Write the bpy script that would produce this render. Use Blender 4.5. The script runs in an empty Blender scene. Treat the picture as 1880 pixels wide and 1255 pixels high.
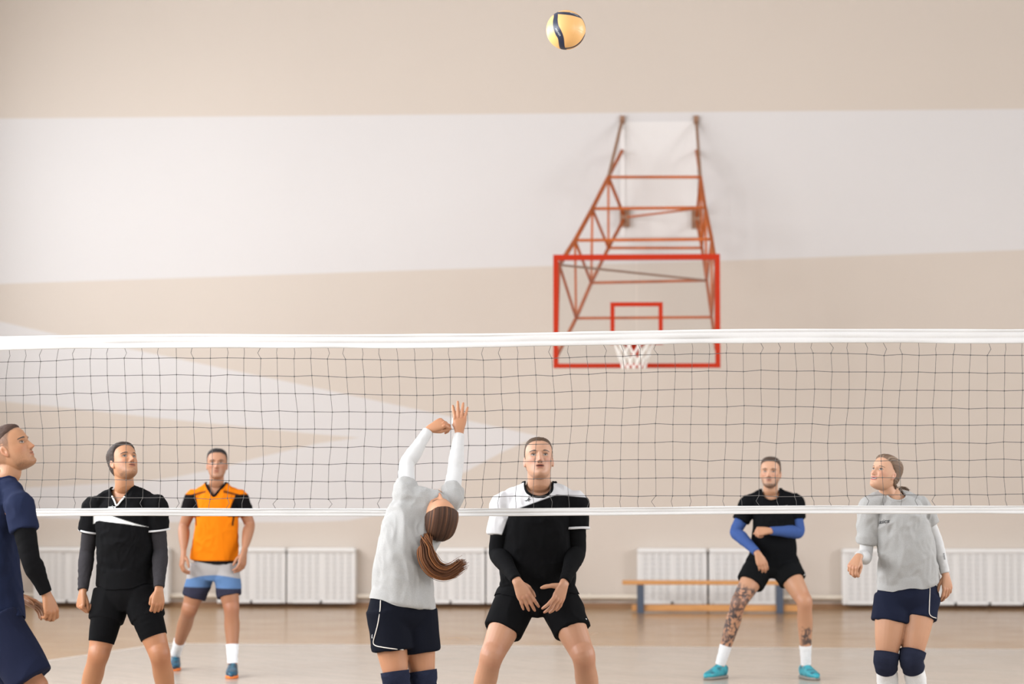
import bpy, bmesh, math, random
import numpy as np
from mathutils import Vector, Matrix, noise as mnoise
from mathutils.bvhtree import BVHTree
from mathutils.geometry import delaunay_2d_cdt

random.seed(7); RNG = np.random.default_rng(7)
SC = bpy.context.scene
COL = SC.collection

def lin(r, g, b, a=1.0):
    f = lambda c: (c/255/12.92) if c/255 <= 0.04045 else ((c/255+0.055)/1.055)**2.4
    return (f(r), f(g), f(b), a)

# ------------------------------------------------------------------ camera
CAM_Z, YAW, F_PX, W_PX, H_PX = 1.54, math.radians(3.0), 85/36*1880, 1880, 1255
HORIZON = 879.0
PITCH = math.atan((HORIZON-H_PX/2)/F_PX)
cam_d = bpy.data.cameras.new('camera'); cam = bpy.data.objects.new('camera', cam_d); COL.objects.link(cam)
cam_d.sensor_width = 36; cam_d.lens = 85; cam_d.clip_end = 200
cam.location = (0, 0, CAM_Z)
cam.rotation_euler = (math.pi/2+PITCH, 0, YAW)
cam_d.dof.use_dof = True; cam_d.dof.focus_distance = 13.4; cam_d.dof.aperture_fstop = 2.2
SC.camera = cam
CAM_R = (Matrix.Rotation(YAW, 3, 'Z') @ Matrix.Rotation(math.pi/2+PITCH, 3, 'X'))
CAM_O = Vector((0, 0, CAM_Z))
def ray(px, py):
    return (CAM_R @ Vector(((px-W_PX/2)/F_PX, -(py-H_PX/2)/F_PX, -1.0))).normalized()
def P(px, py, Y):                      # where the line of sight meets the upright plane at distance Y up the hall
    d = ray(px, py); return CAM_O + d*(Y/d.y)
def PF(px, py):                        # where it meets the floor
    d = ray(px, py); return CAM_O + d*(-CAM_Z/d.z)

# ------------------------------------------------------------------ light
world = bpy.data.worlds.new('daylight'); SC.world = world; world.use_nodes = True
world.node_tree.nodes['Background'].inputs[0].default_value = (0.955, 0.98, 1.03, 1)
world.node_tree.nodes['Background'].inputs[1].default_value = 0.45
SC.view_settings.view_transform = 'Standard'; SC.view_settings.look = 'None'
SC.view_settings.exposure = 0.96; SC.view_settings.gamma = 1.0
SC.view_settings.use_curve_mapping = False
XL, XR, YW, ZC, YB = -8.6, 11.0, 29.2, 8.5, -5.0      # side walls, far wall, ceiling, open end behind the camera
def area(name, loc, rot, sx, sy, power, color):
    l = bpy.data.lights.new(name, 'AREA'); l.shape = 'RECTANGLE'; l.size = sx; l.size_y = sy
    l.energy = power; l.color = color
    o = bpy.data.objects.new(name, l); COL.objects.link(o); o.location = loc; o.rotation_euler = rot
    return o
WIN_L = [(3.0, 8.0), (9.6, 14.6), (16.2, 21.2), (22.8, 27.4)]      # window bays along the left wall (y from, to)
WIN_R = [(2.0, 8.0), (12.0, 18.0)]
for i, (a, b) in enumerate(WIN_L):
    area('window_daylight', (XL-0.12, (a+b)/2, 4.7), (0, -math.pi/2, 0), 4.2, b-a, (820, 640, 290, 140)[i], (0.955, 0.98, 1.03))
for i, (a, b) in enumerate(WIN_R):
    area('window_daylight', (XR+0.12, (a+b)/2, 4.7), (0, math.pi/2, 0), 4.2, b-a, (420, 520)[i], (0.955, 0.98, 1.03))

# ------------------------------------------------------------------ helpers
def link(name, me, parent=None, mats=(), loc=(0, 0, 0)):
    o = bpy.data.objects.new(name, me); COL.objects.link(o); o.location = loc
    for m in mats: me.materials.append(m)
    if parent is not None: o.parent = parent
    return o
def tag(o, label=None, cat=None, group=None, kind=None):
    for k, v in (('label', label), ('category', cat), ('group', group), ('kind', kind)):
        if v: o[k] = v
    return o
def mesh_np(name, V, F, smooth=True, colors=None):
    """V (n,3); F list of arrays/lists of faces of any size."""
    me = bpy.data.meshes.new(name)
    V = np.asarray(V, dtype=np.float32)
    if isinstance(F, np.ndarray):
        nf, k = F.shape; loops = F.ravel().astype(np.int32)
        starts = np.arange(nf, dtype=np.int32)*k; tot = np.full(nf, k, dtype=np.int32)
    else:
        tot = np.array([len(f) for f in F], dtype=np.int32); nf = len(tot)
        loops = np.fromiter((i for f in F for i in f), dtype=np.int32)
        starts = np.concatenate(([0], np.cumsum(tot)[:-1])).astype(np.int32)
    me.vertices.add(len(V)); me.vertices.foreach_set('co', V.ravel())
    me.loops.add(len(loops)); me.loops.foreach_set('vertex_index', loops)
    me.polygons.add(nf); me.polygons.foreach_set('loop_start', starts)
    me.update(calc_edges=True)
    me.polygons.foreach_set('use_smooth', np.full(nf, smooth, dtype=bool))
    if colors is not None: set_col(me, colors)
    me.validate(); me.update()
    return me
def set_col(me, C):
    C = np.asarray(C, dtype=np.float32)
    if C.shape[1] == 3: C = np.concatenate([C, np.ones((len(C), 1), np.float32)], 1)
    a = me.color_attributes.get('paint') or me.color_attributes.new('paint', 'FLOAT_COLOR', 'POINT')
    a.data.foreach_set('color', C.ravel())
def get_v(me):
    V = np.empty(len(me.vertices)*3, np.float32); me.vertices.foreach_get('co', V); return V.reshape(-1, 3)
def set_v(me, V):
    me.vertices.foreach_set('co', np.asarray(V, np.float32).ravel()); me.update()
def get_n(me):
    N = np.empty(len(me.vertices)*3, np.float32); me.vertex_normals.foreach_get('vector', N); return N.reshape(-1, 3)

class Acc:
    """Collects closed shapes as vertices and faces."""
    def __init__(s): s.V = []; s.F = []; s.n = 0
    def add(s, V, F):
        V = np.asarray(V, float); s.V.append(V); s.F += [[i+s.n for i in f] for f in F]; s.n += len(V)
    def box(s, x0, x1, y0, y1, z0, z1):
        v = [(x, y, z) for x in (x0, x1) for y in (y0, y1) for z in (z0, z1)]
        s.add(v, [(0, 1, 3, 2), (4, 6, 7, 5), (0, 4, 5, 1), (2, 3, 7, 6), (0, 2, 6, 4), (1, 5, 7, 3)])
    def bar(s, a, b, w, h=None, up=(0, 0, 1)):
        a = np.array(a, float); b = np.array(b, float); h = h or w
        t = b-a; t /= np.linalg.norm(t); u = np.array(up, float)
        if abs(t@u) > .95: u = np.array((1., 0, 0))
        sd = np.cross(t, u); sd /= np.linalg.norm(sd); u = np.cross(sd, t)
        v = [p+sd*i*w/2+u*j*h/2 for p in (a, b) for i, j in ((-1, -1), (1, -1), (1, 1), (-1, 1))]
        s.add(v, [(0, 3, 2, 1), (4, 5, 6, 7), (0, 1, 5, 4), (1, 2, 6, 5), (2, 3, 7, 6), (3, 0, 4, 7)])
    def mesh(s, name, smooth=True, colors=None):
        return mesh_np(name, np.concatenate(s.V), s.F, smooth, colors)

def catmull(A, sub):
    A = np.asarray(A, float)
    if len(A) < 3 and sub > 1:
        return np.concatenate([A[0]+(A[1]-A[0])*t for t in np.linspace(0, 1, sub+1)]).reshape(-1, A.shape[1])
    Q = np.concatenate([[2*A[0]-A[1]], A, [2*A[-1]-A[-2]]]); out = []
    for i in range(len(A)-1):
        p0, p1, p2, p3 = Q[i:i+4]
        for t in np.arange(sub)/sub:
            out.append(.5*((2*p1)+(-p0+p2)*t+(2*p0-5*p1+4*p2-p3)*t*t+(-p0+3*p1-3*p2+p3)*t**3))
    out.append(A[-1]); return np.array(out)

def nrm(v):
    v = np.asarray(v, float); return v/(np.linalg.norm(v, axis=-1, keepdims=True)+1e-12)

def loft(pts, rads, lat=None, n=20, sub=6, caps=True, power=2.0, flat=False):
    """Closed tube through pts with (side, other) radii, rounded ends; lat = side axis (one or per point)."""
    pts = np.asarray(pts, float); rads = np.asarray(rads, float)
    if rads.ndim == 1: rads = np.stack([rads, rads], 1)
    k = len(pts)
    perp = None
    if lat is not None:
        lat = np.asarray(lat, float)
        if lat.ndim == 1: lat = np.repeat(lat[None], k, 0)
        perp = catmull(lat, sub)
    C = catmull(pts, sub); R = np.maximum(catmull(rads, sub), .0008)
    T = nrm(np.gradient(C, axis=0))
    S = np.empty_like(C)
    if perp is not None:
        S = nrm(perp-(perp*T).sum(1, keepdims=True)*T)
    else:
        a = np.array((1., 0, 0)) if abs(T[0][0]) < .8 else np.array((0, 1., 0))
        S[0] = nrm(a-(a@T[0])*T[0])
        for i in range(1, len(C)):
            v = S[i-1]-(S[i-1]@T[i])*T[i]; S[i] = nrm(v)
    B = np.cross(T, S)
    th = np.linspace(0, 2*math.pi, n, endpoint=False)
    c, s_ = np.cos(th), np.sin(th)
    if power != 2.0:
        c = np.sign(c)*abs(c)**(2/power); s_ = np.sign(s_)*abs(s_)**(2/power)
    rings = []
    def ring(ci, Ti, Si, Bi, Ri): rings.append(ci+np.outer(c*Ri[0], Si)+np.outer(s_*Ri[1], Bi))
    if caps and not flat:
        for ph in (80, 58, 30):
            ph = math.radians(ph); ring(C[0]-T[0]*R[0].min()*math.sin(ph), T[0], S[0], B[0], R[0]*math.cos(ph))
    for i in range(len(C)): ring(C[i], T[i], S[i], B[i], R[i])
    if caps and not flat:
        for ph in (30, 58, 80):
            ph = math.radians(ph); ring(C[-1]+T[-1]*R[-1].min()*math.sin(ph), T[-1], S[-1], B[-1], R[-1]*math.cos(ph))
    V = np.concatenate(rings+[rings[0].mean(0)[None], rings[-1].mean(0)[None]])
    m = len(rings); F = []
    for i in range(m-1):
        for j in range(n):
            F.append((i*n+j, i*n+(j+1) % n, (i+1)*n+(j+1) % n, (i+1)*n+j))
    a, b = m*n, m*n+1
    for j in range(n):
        F.append((a, (j+1) % n, j)); F.append((b, (m-1)*n+j, (m-1)*n+(j+1) % n))
    return V, F

def remesh(acc, voxel, smooth=3, fac=.5):
    """Union of the closed shapes in acc as one continuous skin."""
    me = acc.mesh('tmp'); o = link('tmp', me)
    m = o.modifiers.new('r', 'REMESH'); m.mode = 'VOXEL'; m.voxel_size = voxel; m.use_smooth_shade = True
    if smooth:
        s = o.modifiers.new('s', 'SMOOTH'); s.factor = fac; s.iterations = smooth
    dg = bpy.context.evaluated_depsgraph_get()
    out = bpy.data.meshes.new_from_object(o.evaluated_get(dg))
    bpy.data.objects.remove(o); bpy.data.meshes.remove(me)
    return out
def faces_np(me):
    F = np.empty(len(me.loops), np.int32); me.loops.foreach_get('vertex_index', F)
    return F.reshape(-1, 4) if len(F) == 4*len(me.polygons) else [list(p.vertices) for p in me.polygons]

# smooth lattice noise, vectorised
_PERM = RNG.integers(0, 2**31, 4096)
def vnoise(Pn, seed=0):
    Pn = np.asarray(Pn, float)+seed*17.31
    i = np.floor(Pn).astype(np.int64); f = Pn-i; f = f*f*(3-2*f)
    def h(dx, dy, dz):
        k = ((i[:, 0]+dx)*73856093) ^ ((i[:, 1]+dy)*19349663) ^ ((i[:, 2]+dz)*83492791)
        return (_PERM[k & 4095] & 0xffff)/32767.5-1
    x0 = h(0, 0, 0)*(1-f[:, 0])+h(1, 0, 0)*f[:, 0]; x1 = h(0, 1, 0)*(1-f[:, 0])+h(1, 1, 0)*f[:, 0]
    x2 = h(0, 0, 1)*(1-f[:, 0])+h(1, 0, 1)*f[:, 0]; x3 = h(0, 1, 1)*(1-f[:, 0])+h(1, 1, 1)*f[:, 0]
    return (x0*(1-f[:, 1])+x1*f[:, 1])*(1-f[:, 2])+(x2*(1-f[:, 1])+x3*f[:, 1])*f[:, 2]
def sstep(a, b, x):
    t = np.clip((x-a)/(b-a), 0, 1); return t*t*(3-2*t)
def inpoly(pt, poly):
    x, y = pt; c = False; j = len(poly)-1
    for i in range(len(poly)):
        xi, yi = poly[i]; xj, yj = poly[j]
        if (yi > y) != (yj > y) and x < (xj-xi)*(y-yi)/(yj-yi)+xi: c = not c
        j = i
    return c
def inpoly_np(X, Y, poly):
    c = np.zeros(len(X), bool); j = len(poly)-1
    for i in range(len(poly)):
        xi, yi = poly[i]; xj, yj = poly[j]
        if yi != yj:
            c ^= ((yi > Y) != (yj > Y)) & (X < (xj-xi)*(Y-yi)/(yj-yi)+xi)
        j = i
    return c

def poly_sd(X, Y, poly):
    d = np.full(len(X), 9.); j = len(poly)-1
    for i in range(len(poly)):
        (xi, yi), (xj, yj) = poly[i], poly[j]; ex, ey = xj-xi, yj-yi
        t = np.clip(((X-xi)*ex+(Y-yi)*ey)/(ex*ex+ey*ey+1e-12), 0, 1); d = np.minimum(d, np.hypot(X-xi-t*ex, Y-yi-t*ey)); j = i
    return np.where(inpoly_np(X, Y, poly), d, -d)

# ------------------------------------------------------------------ materials
def mat(name, color=(.8, .8, .8, 1), rough=.6, metal=0.0, spec=.5, attr=False, noise=None, bump=None, sheen=0, sss=0, coat=0):
    m = bpy.data.materials.new(name); m.use_nodes = True
    nt = m.node_tree; b = nt.nodes['Principled BSDF']
    b.inputs['Base Color'].default_value = color; b.inputs['Roughness'].default_value = rough
    b.inputs['Metallic'].default_value = metal; b.inputs['Specular IOR Level'].default_value = spec
    if sheen: b.inputs['Sheen Weight'].default_value = sheen; b.inputs['Sheen Roughness'].default_value = .5
    if coat: b.inputs['Coat Weight'].default_value = coat; b.inputs['Coat Roughness'].default_value = .12
    if sss:
        b.inputs['Subsurface Weight'].default_value = sss; b.inputs['Subsurface Radius'].default_value = (1, .35, .2)
        b.inputs['Subsurface Scale'].default_value = .012
    src = None
    if attr:
        a = nt.nodes.new('ShaderNodeAttribute'); a.attribute_name = 'paint'; src = a.outputs['Color']
        nt.links.new(src, b.inputs['Base Color'])
    if noise or bump:
        tc = nt.nodes.new('ShaderNodeTexCoord')
    if noise:                                     # (scale, amount[, stretch])
        mp = nt.nodes.new('ShaderNodeMapping'); mp.inputs['Scale'].default_value = noise[2] if len(noise) > 2 else (1, 1, 1)
        nz = nt.nodes.new('ShaderNodeTexNoise'); nz.inputs['Scale'].default_value = noise[0]; nz.inputs['Detail'].default_value = 4
        mr = nt.nodes.new('ShaderNodeMapRange'); mr.inputs['From Min'].default_value = .25; mr.inputs['From Max'].default_value = .75
        mr.inputs['To Min'].default_value = 1-noise[1]; mr.inputs['To Max'].default_value = 1+noise[1]
        mx = nt.nodes.new('ShaderNodeMix'); mx.data_type = 'RGBA'; mx.blend_type = 'MULTIPLY'; mx.inputs[0].default_value = 1
        nt.links.new(tc.outputs['Object'], mp.inputs[0]); nt.links.new(mp.outputs[0], nz.inputs['Vector'])
        nt.links.new(nz.outputs['Fac'], mr.inputs['Value'])
        if src is not None: nt.links.new(src, mx.inputs[6])
        else: mx.inputs[6].default_value = color
        nt.links.new(mr.outputs[0], mx.inputs[7]); nt.links.new(mx.outputs[2], b.inputs['Base Color'])
    if bump:                                      # (scale, strength, distance)
        n2 = nt.nodes.new('ShaderNodeTexNoise'); n2.inputs['Scale'].default_value = bump[0]; n2.inputs['Detail'].default_value = 3
        bp = nt.nodes.new('ShaderNodeBump'); bp.inputs['Strength'].default_value = bump[1]; bp.inputs['Distance'].default_value = bump[2]
        nt.links.new(tc.outputs['Object'], n2.inputs['Vector']); nt.links.new(n2.outputs['Fac'], bp.inputs['Height'])
        nt.links.new(bp.outputs[0], b.inputs['Normal'])
    return m
# ------------------------------------------------------------------ the hall
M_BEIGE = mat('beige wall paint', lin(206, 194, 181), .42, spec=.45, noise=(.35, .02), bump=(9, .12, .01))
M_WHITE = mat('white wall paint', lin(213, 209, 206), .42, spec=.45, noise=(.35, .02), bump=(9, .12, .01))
M_CEIL = mat('ceiling paint', lin(188, 188, 188), .9)
M_SIDE = mat('side wall paint', lin(214, 210, 206), .7)
M_FRAME = mat('white window paint', lin(235, 232, 226), .4)
M_SKIRT = mat('brown skirting', lin(150, 112, 78), .5)
M_PIPE = mat('cream pipe paint', lin(226, 215, 198), .4)

def cdt_mesh(name, outer, polys, to3, mats):
    """Flat surface with painted areas inlaid: polys = [(points, material index, holes)]; the last that contains a point wins."""
    vs, es = [], []
    for pl in [outer]+[p[0] for p in polys]:
        n0 = len(vs); vs += [Vector(p) for p in pl]; es += [(n0+i, n0+(i+1) % len(pl)) for i in range(len(pl))]
    v, e, f, *_ = delaunay_2d_cdt(vs, es, [], 0, 1e-5)
    F, mi = [], []
    for t in f:
        c = [sum(v[i][k] for i in t)/3 for k in (0, 1)]
        if not inpoly(c, outer): continue
        k = 0
        for pl, idx in polys:
            if inpoly(c, pl): k = idx
        F.append(t); mi.append(k)
    me = bpy.data.meshes.new(name); me.from_pydata([to3(p) for p in v], [], F); me.update()
    o = link(name, me, mats=mats)
    me.polygons.foreach_set('material_index', mi)
    return o
wp = lambda px, py: (P(px, py, YW).x, P(px, py, YW).z)
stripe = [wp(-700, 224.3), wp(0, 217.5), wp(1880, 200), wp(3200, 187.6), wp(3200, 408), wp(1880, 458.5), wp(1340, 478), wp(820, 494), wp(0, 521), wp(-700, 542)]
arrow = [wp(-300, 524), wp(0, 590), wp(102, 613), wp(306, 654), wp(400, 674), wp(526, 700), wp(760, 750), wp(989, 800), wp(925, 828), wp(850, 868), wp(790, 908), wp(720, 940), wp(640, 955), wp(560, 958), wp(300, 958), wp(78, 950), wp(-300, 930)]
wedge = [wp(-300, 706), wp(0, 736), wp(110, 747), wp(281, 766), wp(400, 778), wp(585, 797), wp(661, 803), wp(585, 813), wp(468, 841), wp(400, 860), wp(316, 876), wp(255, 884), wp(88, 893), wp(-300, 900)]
clipx = lambda pl: [(min(max(x, XL), XR), z) for x, z in pl]
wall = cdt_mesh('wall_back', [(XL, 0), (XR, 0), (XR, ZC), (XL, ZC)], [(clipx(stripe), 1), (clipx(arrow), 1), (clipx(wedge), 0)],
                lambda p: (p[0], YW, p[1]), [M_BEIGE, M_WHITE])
tag(wall, kind='structure')

# floor: varnished boards, a paler painted court zone with a thin white border
def floor_mat(name, color, amt):
    m = mat(name, color, .3, spec=.42); nt = m.node_tree; b = nt.nodes['Principled BSDF']
    tc = nt.nodes.new('ShaderNodeTexCoord'); mp = nt.nodes.new('ShaderNodeMapping')
    mp.inputs['Rotation'].default_value = (0, 0, math.radians(45))
    br = nt.nodes.new('ShaderNodeTexBrick'); br.inputs['Scale'].default_value = 1
    br.inputs['Brick Width'].default_value = .42; br.inputs['Row Height'].default_value = .07; br.inputs['Mortar Size'].default_value = .0015
    br.inputs['Color1'].default_value = tuple(c*(1-amt) for c in color[:3])+(1,); br.inputs['Color2'].default_value = tuple(min(1, c*(1+amt)) for c in color[:3])+(1,)
    br.inputs['Mortar'].default_value = tuple(c*.78 for c in color[:3])+(1,)
    nz = nt.nodes.new('ShaderNodeTexNoise'); nz.inputs['Scale'].default_value = 1.3; nz.inputs['Detail'].default_value = 5
    mr = nt.nodes.new('ShaderNodeMapRange'); mr.inputs['To Min'].default_value = .13; mr.inputs['To Max'].default_value = .30
    nt.links.new(tc.outputs['Object'], mp.inputs[0]); nt.links.new(mp.outputs[0], br.inputs['Vector'])
    nt.links.new(br.outputs['Color'], b.inputs['Base Color'])
    nt.links.new(tc.outputs['Object'], nz.inputs['Vector']); nt.links.new(nz.outputs['Fac'], mr.inputs['Value']); nt.links.new(mr.outputs[0], b.inputs['Roughness'])
    return m
M_FL1 = floor_mat('tan varnished boards', lin(168, 131, 88), .07)
M_FL2 = floor_mat('pale court boards', lin(175, 162, 147), .05)
M_LINE = mat('court line paint', lin(198, 188, 175), .35)
fp = lambda px, py: PF(px, py).xy[:]
def off(p, q, d):
    p, q = Vector(p), Vector(q); t = (q-p).normalized(); n = Vector((-t.y, t.x)); return tuple(p+n*d), tuple(q+n*d)
A, B_, C_ = fp(2500, 1195), fp(300, 1180), fp(82, 1212)
t = (XL-C_[0])/(C_[0]-B_[0]); D_ = (XL, C_[1]+t*(C_[1]-B_[1]))
court = [(XR, A[1]+(XR-A[0])*(A[1]-B_[1])/(A[0]-B_[0])), B_, C_, D_, (XL, YB), (XR, YB)]
line1 = [B_, D_, (D_[0], D_[1]-.12), (B_[0]+.02, B_[1]-.12)]
line2 = [court[0], B_, (B_[0], B_[1]-.1), (court[0][0], court[0][1]-.1)]
inner = lambda p: (min(max(p[0], XL+.001), XR-.001), p[1])
fl = cdt_mesh('floor', [(XL, YB), (XR, YB), (XR, YW), (XL, YW)], [([inner(p) for p in court], 1), ([inner(p) for p in line2], 2), ([inner(p) for p in line1], 2)],
              lambda p: (p[0], p[1], 0), [M_FL1, M_FL2, M_LINE])
tag(fl, kind='structure')

def struct(name, acc, m, smooth=False):
    o = link(name, acc.mesh(name, smooth), mats=[m]); tag(o, kind='structure'); return o
a = Acc(); a.box(XL-.3, XR+.3, YB, YW+.3, ZC, ZC+.2); struct('ceiling', a, M_CEIL)
def side_wall(name, x0, x1, wins):
    a = Acc(); z0, z1 = 2.6, 6.8; ys = YB
    a.box(x0, x1, YB, YW, 0, z0); a.box(x0, x1, YB, YW, z1, ZC)
    for p, q in wins: a.box(x0, x1, ys, p, z0, z1); ys = q
    a.box(x0, x1, ys, YW, z0, z1); struct(name, a, M_SIDE)
side_wall('wall_left', XL-.3, XL, WIN_L); side_wall('wall_right', XR, XR+.3, WIN_R)
k = 0
for x, wins in ((XL+.0, WIN_L), (XR-.0, WIN_R)):
    sx = 1 if x < 0 else -1
    for p, q in wins:
        k += 1; a = Acc(); xa, xb = sorted((x-sx*.10, x-sx*.04))
        for z in (2.62, 4.7, 6.78): a.box(xa, xb, p, q, z-.04, z+.04)
        for y in np.linspace(p, q, 4): a.box(xa, xb, y-.04, y+.04, 2.58, 6.82)
        struct('window_%d' % k, a, M_FRAME)
a = Acc(); a.box(XL, XR, YW-.022, YW-.002, 0, .055); struct('baseboard_back', a, M_SKIRT)

# heating pipe along the foot of the far wall
V, F = loft([(XL+.05, YW-.075, .13), (XR-.05, YW-.075, .13)], [.03, .03], n=14, sub=1)
a = Acc(); a.add(V, F)
for x in np.arange(XL+.8, XR, 2.4): a.box(x-.012, x+.012, YW-.09, YW-.003, .09, .17)
pipe = link('heating_pipe_1', a.mesh('heating_pipe_1'), mats=[M_PIPE]); tag(pipe, kind='structure')

# ------------------------------------------------------------------ radiators in slatted covers
M_RAD = mat('white radiator enamel', lin(232, 230, 226), .45)
M_COLS = mat('grey radiator columns', lin(178, 176, 172), .5)
YR = 28.98
def slab(x0, x1, y0, y1, z0, z1, bev=.008):
    bm = bmesh.new(); bmesh.ops.create_cube(bm, size=1)
    for v in bm.verts: v.co = Vector(((x0+x1)/2+v.co.x*(x1-x0), (y0+y1)/2+v.co.y*(y1-y0), (z0+z1)/2+v.co.z*(z1-z0)))
    bmesh.ops.bevel(bm, geom=bm.edges[:], offset=min(bev, (x1-x0)/3, (y1-y0)/3, (z1-z0)/3), segments=2, affect='EDGES')
    V = [v.co[:] for v in bm.verts]; bm.verts.index_update(); F = [[v.index for v in f.verts] for f in bm.faces]; bm.free()
    return V, F
RADS = [(62, 184, 'white slatted radiator partly hidden by the navy player on the left'),
        (187, 309, 'white slatted radiator behind the man in the black shirt'),
        (399, 524, 'white slatted radiator just right of the man in orange'),
        (527, 652, 'white slatted radiator standing clear left of the jumping setter'),
        (764, 890, 'white slatted radiator behind the flying ponytail of the setter'),
        (893, 1018, 'white slatted radiator hidden behind the man in black and white'),
        (1170, 1298, 'white slatted radiator above the empty left half of the bench'),
        (1302, 1436, 'white slatted radiator behind the man with tattooed legs'),
        (1547, 1680, 'white slatted radiator at the raised hand of the smiling woman'),
        (1684, 1950, 'wide white slatted radiator running out of the right side')]
def radiator(p0, p1, label):
    x0, x1 = P(p0, 1050, YR).x, P(p1, 1050, YR).x
    zt, zb = P(600, 1005.5, YR).z, P(600, 1107, YR).z
    root = bpy.data.objects.new('radiator', None); COL.objects.link(root); root.location = ((x0+x1)/2, YR+.08, 0)
    tag(root, label, 'radiator', 'radiators along the far wall')
    ox, oy = -(x0+x1)/2, -(YR+.08)
    def part(name, acc, m, sm=False):
        for v in acc.V: v[:, 0] += ox; v[:, 1] += oy
        return link(name, acc.mesh(name, sm), root, [m])
    a = Acc(); a.add(*slab(x0-.004, x1+.004, YR-.015, YW-.004, zt-.055, zt, .015)); part('top_cap', a, M_RAD)
    a = Acc()
    for xa, xb in ((x0, x0+.045), (x1-.045, x1)): a.add(*slab(xa, xb, YR, YW-.005, zb, zt-.056))
    npan = max(2, round((x1-x0)/.42))
    xs = np.linspace(x0+.045, x1-.045, npan+1)
    for x in xs[1:-1]: a.add(*slab(x-.022, x+.022, YR, YR+.03, zb, zt-.056))
    a.add(*slab(x0+.046, x1-.046, YR, YR+.03, zb, zb+.04)); part('cover_frame', a, M_RAD)
    for i in range(npan):
        g = Acc(); xa, xb = xs[i]+(.022 if i else .0005), xs[i+1]-(.022 if i < npan-1 else .0005)
        ng = 4; wg = (xb-xa)/ng
        for q in range(ng):                                  # four slotted bands with plain strips between them
            g.box(xa+q*wg, xa+q*wg+.022, YR+.006, YR+.014, zb+.041, zt-.057)
            n = 5; pw_ = (wg-.022)/n
            for j in range(n):
                c = xa+q*wg+.022+(j+.5)*pw_; g.box(c-pw_*.385, c+pw_*.385, YR+.006, YR+.014, zb+.041, zt-.057)
        for z in np.linspace(zb+.1, zt-.1, 9): g.box(xa, xb, YR+.0145, YR+.019, z-.008, z+.008)
        part('grille_panel', g, M_RAD)
    g = Acc()
    for c in np.arange(x0+.1, x1-.06, .09): g.add(*slab(c-.026, c+.026, YR+.045, YW-.05, zb+.03, zt-.08, .012))
    part('heater_core', g, M_COLS)
for r in RADS: radiator(*r)

# ------------------------------------------------------------------ bench
M_OAK = mat('orange varnished wood', lin(208, 150, 88), .4, noise=(6, .12, (1, 8, 8)))
M_LEG = mat('blue grey steel', lin(72, 82, 98), .5)
YN = 27.95
root = bpy.data.objects.new('gym_bench', None); COL.objects.link(root)
tag(root, 'long low wooden gym bench with dark legs in front of the radiators', 'bench')
bx0, bx1 = P(1142, 1070, YN).x, P(1451, 1068, YN).x; zs = P(1300, 1066, YN).z
root.location = ((bx0+bx1)/2, YN+.12, 0); bo = -np.array(root.location)
def bpart(name, V, F, m): return link(name, mesh_np(name, np.array(V)+bo, F, False), root, [m])
bpart('seat', *slab(bx0, bx1, YN, YN+.24, zs-.045, zs, .01), M_OAK)
for px in (1176, 1432):
    x = P(px, 1090, YN).x; bpart('leg', *slab(x-.04, x+.04, YN+.012, YN+.228, 0, zs-.046, .006), M_LEG)
bpart('lower_beam', *slab(P(1160, 1115, YN).x, P(1470, 1115, YN).x, YN+.07, YN+.17, .022, .095, .008), M_OAK)

# ------------------------------------------------------------------ basketball hoop on its wall bracket
M_RED = mat('orange red enamel', lin(176, 42, 6), .6, spec=.2)
M_RUST = mat('faded orange steel', lin(180, 92, 38), .6, spec=.25, noise=(4, .2))
M_DARK = mat('dark bare steel', lin(150, 112, 86), .55)
M_CORD = mat('white net cord', lin(238, 236, 230), .8)
M_PANEL = mat('grey white mounting board', lin(226, 222, 218), .6)
M_PANE = bpy.data.materials.new('clear acrylic'); M_PANE.use_nodes = True
nt = M_PANE.node_tree; nt.nodes.remove(nt.nodes['Principled BSDF'])
tr = nt.nodes.new('ShaderNodeBsdfTransparent'); gl = nt.nodes.new('ShaderNodeBsdfGlossy'); gl.inputs['Roughness'].default_value = .08
tr.inputs['Color'].default_value = (.965, .965, .96, 1)
mx = nt.nodes.new('ShaderNodeMixShader'); mx.inputs[0].default_value = .035
nt.links.new(tr.outputs[0], mx.inputs[1]); nt.links.new(gl.outputs[0], mx.inputs[2]); nt.links.new(mx.outputs[0], nt.nodes['Material Output'].inputs[0])
YH = 25.8
hoop = bpy.data.objects.new('basketball_hoop', None); COL.objects.link(hoop)
tag(hoop, 'basketball hoop with clear red framed backboard on an orange wall bracket', 'basketball hoop')
hx0, hx1 = P(1020.5, 570, YH).x, P(1317.5, 570, YH).x; hz1, hz0 = P(1169, 472, YH).z, P(1169, 671, YH).z
hc = Vector(((hx0+hx1)/2, YH, 0)); hoop.location = hc; ho = -np.array(hc)
def hpart(name, acc, m, parent=hoop, smooth=False):
    for v in acc.V: v += ho
    return link(name, acc.mesh(name, smooth), parent, [m])
a = Acc(); w = .027
a.box(hx0-w, hx1+w, YH-.02, YH+.02, hz1-.03, hz1+.03); a.box(hx0-w, hx1+w, YH-.02, YH+.02, hz0-.024, hz0+.024)
for x in (hx0, hx1): a.box(x-w, x+w, YH-.02, YH+.02, hz0+.0241, hz1-.0301)
board = hpart('backboard_frame', a, M_RED)
xm = (hx0+hx1)/2
for xa, xb in ((hx0+w, xm-.004), (xm+.004, hx1-w)):
    a = Acc(); a.box(xa, xb, YH-.006, YH+.006, hz0+.025, hz1-.031); hpart('pane', a, M_PANE, board)
a = Acc(); sx0, sx1 = P(1124.5, 590, YH).x, P(1213, 590, YH).x; sz1, sz0 = P(1169, 558.5, YH).z, P(1169, 628.5, YH).z; w = .023
a.box(sx0-w, sx1+w, YH-.0105, YH-.0068, sz1-w, sz1+w); a.box(sx0-w, sx1+w, YH-.0105, YH-.0068, sz0-w, sz0+w)
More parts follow.
